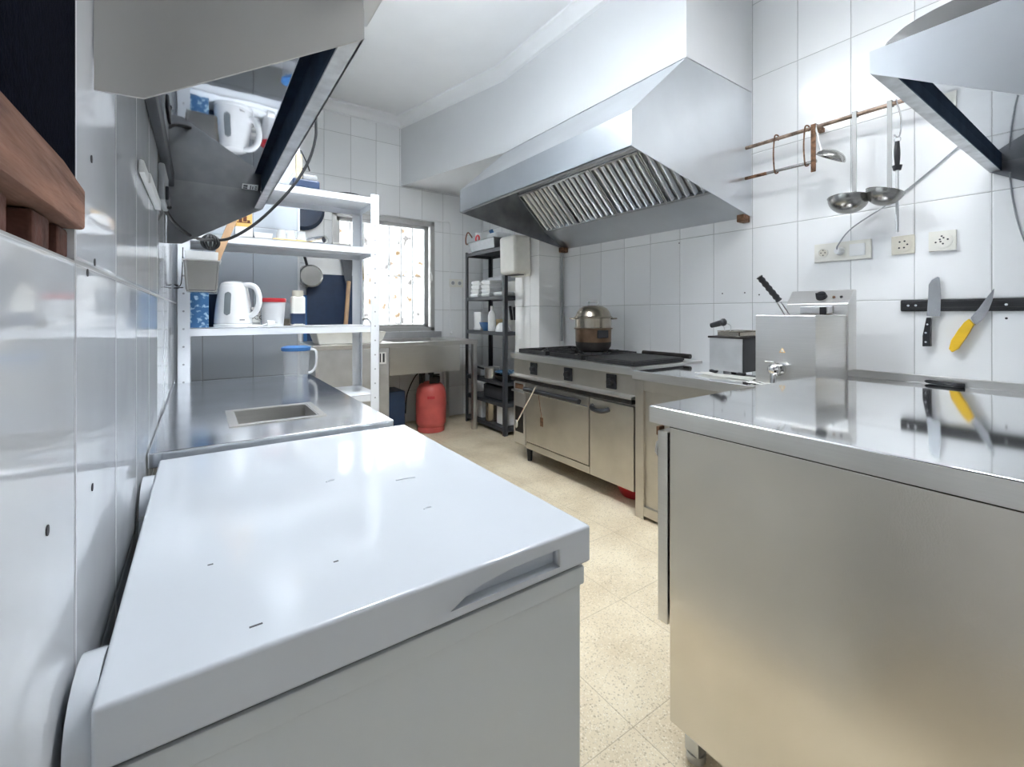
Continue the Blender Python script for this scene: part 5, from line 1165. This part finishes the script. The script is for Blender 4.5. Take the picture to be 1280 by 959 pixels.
# third level
single(MB().box(2.40, 2.50, 4.03, 4.17, A2, A2+0.19, 0.004).box(2.395, 2.505, 4.025, 4.175, A2+0.0, A2+0.03, 0.004), 'white_carton', 'white', 'upright white carton at the left end of the third rack shelf', 'carton')
single(MB().lathe((2.42, 3.93, A2), [(0.04, 0), (0.07, 0.04), (0.085, 0.085), (0.082, 0.085), (0.066, 0.042), (0.036, 0.006)], 26), 'blue_bowl', 'blue', 'blue plastic bowl on the third rack shelf', 'bowl')
bo = thing('cleaner_bottle', 'tall white bottle beside the blue bowl on the dark rack', 'bottle', (2.40, 3.81, A2))
MB().lathe((2.40, 3.81, A2), [(0.038, 0), (0.04, 0.006), (0.04, 0.15), (0.03, 0.19), (0.017, 0.205), (0.017, 0.215)], 24).build('bottle_body', 'white', bo)
MB().cyl((2.40, 3.81, A2+0.215), (2.40, 3.81, A2+0.25), 0.018, seg=16).build('cap', 'sticker', bo)
single(MB().lathe((2.42, 3.645, A2), [(0.075, 0), (0.075, 0.015), (0.065, 0.05), (0.04, 0.082), (0.01, 0.09)], 28), 'white_bowl', 'white_gloss', 'upturned white bowl at the right end of the third rack shelf', 'bowl')
kj = thing('utensil_jar', 'cream jar of black handled utensils behind the upturned white bowl', 'jar', (2.56, 3.66, A2))
MB().lathe((2.56, 3.66, A2), [(0.05, 0), (0.055, 0.006), (0.055, 0.11), (0.05, 0.11), (0.05, 0.01)], 24).build('jar_wall', 'cream', kj)
MB().tube([(2.56, 3.68, A2+0.015), (2.55, 3.71, A2+0.25)], lambda t: 0.007+0.008*t, 8).tube([(2.57, 3.65, A2+0.015), (2.55, 3.63, A2+0.24)], lambda t: 0.007+0.012*t, 8).tube([(2.55, 3.64, A2+0.015), (2.53, 3.67, A2+0.21)], lambda t: 0.007+0.006*t, 8).build('utensils', 'black', kj)
single(MB().lathe((2.58, 3.92, A2), [(0.06, 0), (0.06, 0.10), (0.05, 0.115)], 22), 'brown_jar', 'cardboard', 'brown jar behind the blue bowl on the dark rack', 'jar')
# fourth level
p4 = thing('saucepan', 'small steel saucepan on the fourth shelf of the dark rack', 'saucepan', (2.42, 3.84, A3))
MB().lathe((2.42, 3.84, A3), [(0.07, 0), (0.075, 0.006), (0.075, 0.105), (0.081, 0.108), (0.076, 0.11), (0.071, 0.105), (0.07, 0.01)], 28).build('pan', 'steel', p4)
MB().tube([(2.36, 3.90, A3+0.09), (2.34, 3.96, A3+0.10), (2.345, 4.02, A3+0.105)], 0.01, 8).build('handle', 'black', p4)
single(MB().lathe((2.46, 3.62, A3), [(0.09, 0), (0.13, 0.05), (0.135, 0.055), (0.128, 0.055), (0.088, 0.005)], 28), 'black_wok', 'iron', 'black wok at the right end of the fourth rack shelf', 'wok')
single(MB().lathe((2.46, 3.62, A3+0.056), [(0.05, 0), (0.10, 0.012), (0.125, 0.03), (0.12, 0.032), (0.05, 0.006)], 28), 'blue_plate', 'blue_pattern', 'blue and white plate lying on the black wok', 'plate')
single(MB().box(2.40, 2.52, 4.03, 4.18, A3, A3+0.09, 0.006), 'grey_box', 'grey_plastic', 'grey box at the left end of the fourth rack shelf', 'box')
# fifth and bottom levels
single(MB().box(2.38, 2.56, 3.60, 3.95, A4, A4+0.14, 0.02, 3), 'dark_crate', 'dark_grey', 'dark crate on the fifth shelf of the dark rack', 'crate')
single(MB().frustum(2.38, 2.54, 3.98, 4.17, A5, A5+0.20, 0.012, 0.01, 3, True, 0.003), 'plastic_box', 'frost', 'translucent plastic box at the left end of the bottom rack shelf', 'box')
single(MB().lathe((2.43, 3.85, A5), [(0.07, 0), (0.07, 0.19), (0.072, 0.195), (0.066, 0.195)], 26), 'tin_can', 'pot', 'brass coloured tin on the bottom shelf of the dark rack', 'tin')
single(MB().box(2.40, 2.54, 3.55, 3.73, A5, A5+0.19, 0.012, 3), 'white_box', 'white', 'white box at the right end of the bottom rack shelf', 'box')
# paper towel dispenser on the pillar
dsp = thing('towel_dispenser', 'white towel dispenser mounted on the tiled pillar', 'dispenser', (2.35, 3.37, 1.49))
dm = MB()
dm.box(2.265, 2.4535, 3.225, 3.48, 1.505, 1.85, 0.03, 4)
for v in dm.bm.verts:
    if v.co.x < 2.36: v.co.z += 0.0
    v.co.x += (1.85-v.co.z)*0.02
dm.box(2.40, 2.4535, 3.24, 3.47, 1.49, 1.52, 0.004)
dm.build('cover', 'cream', dsp)
MB().box(2.33, 2.40, 3.27, 3.44, 1.498, 1.508).build('outlet', 'soot', dsp)
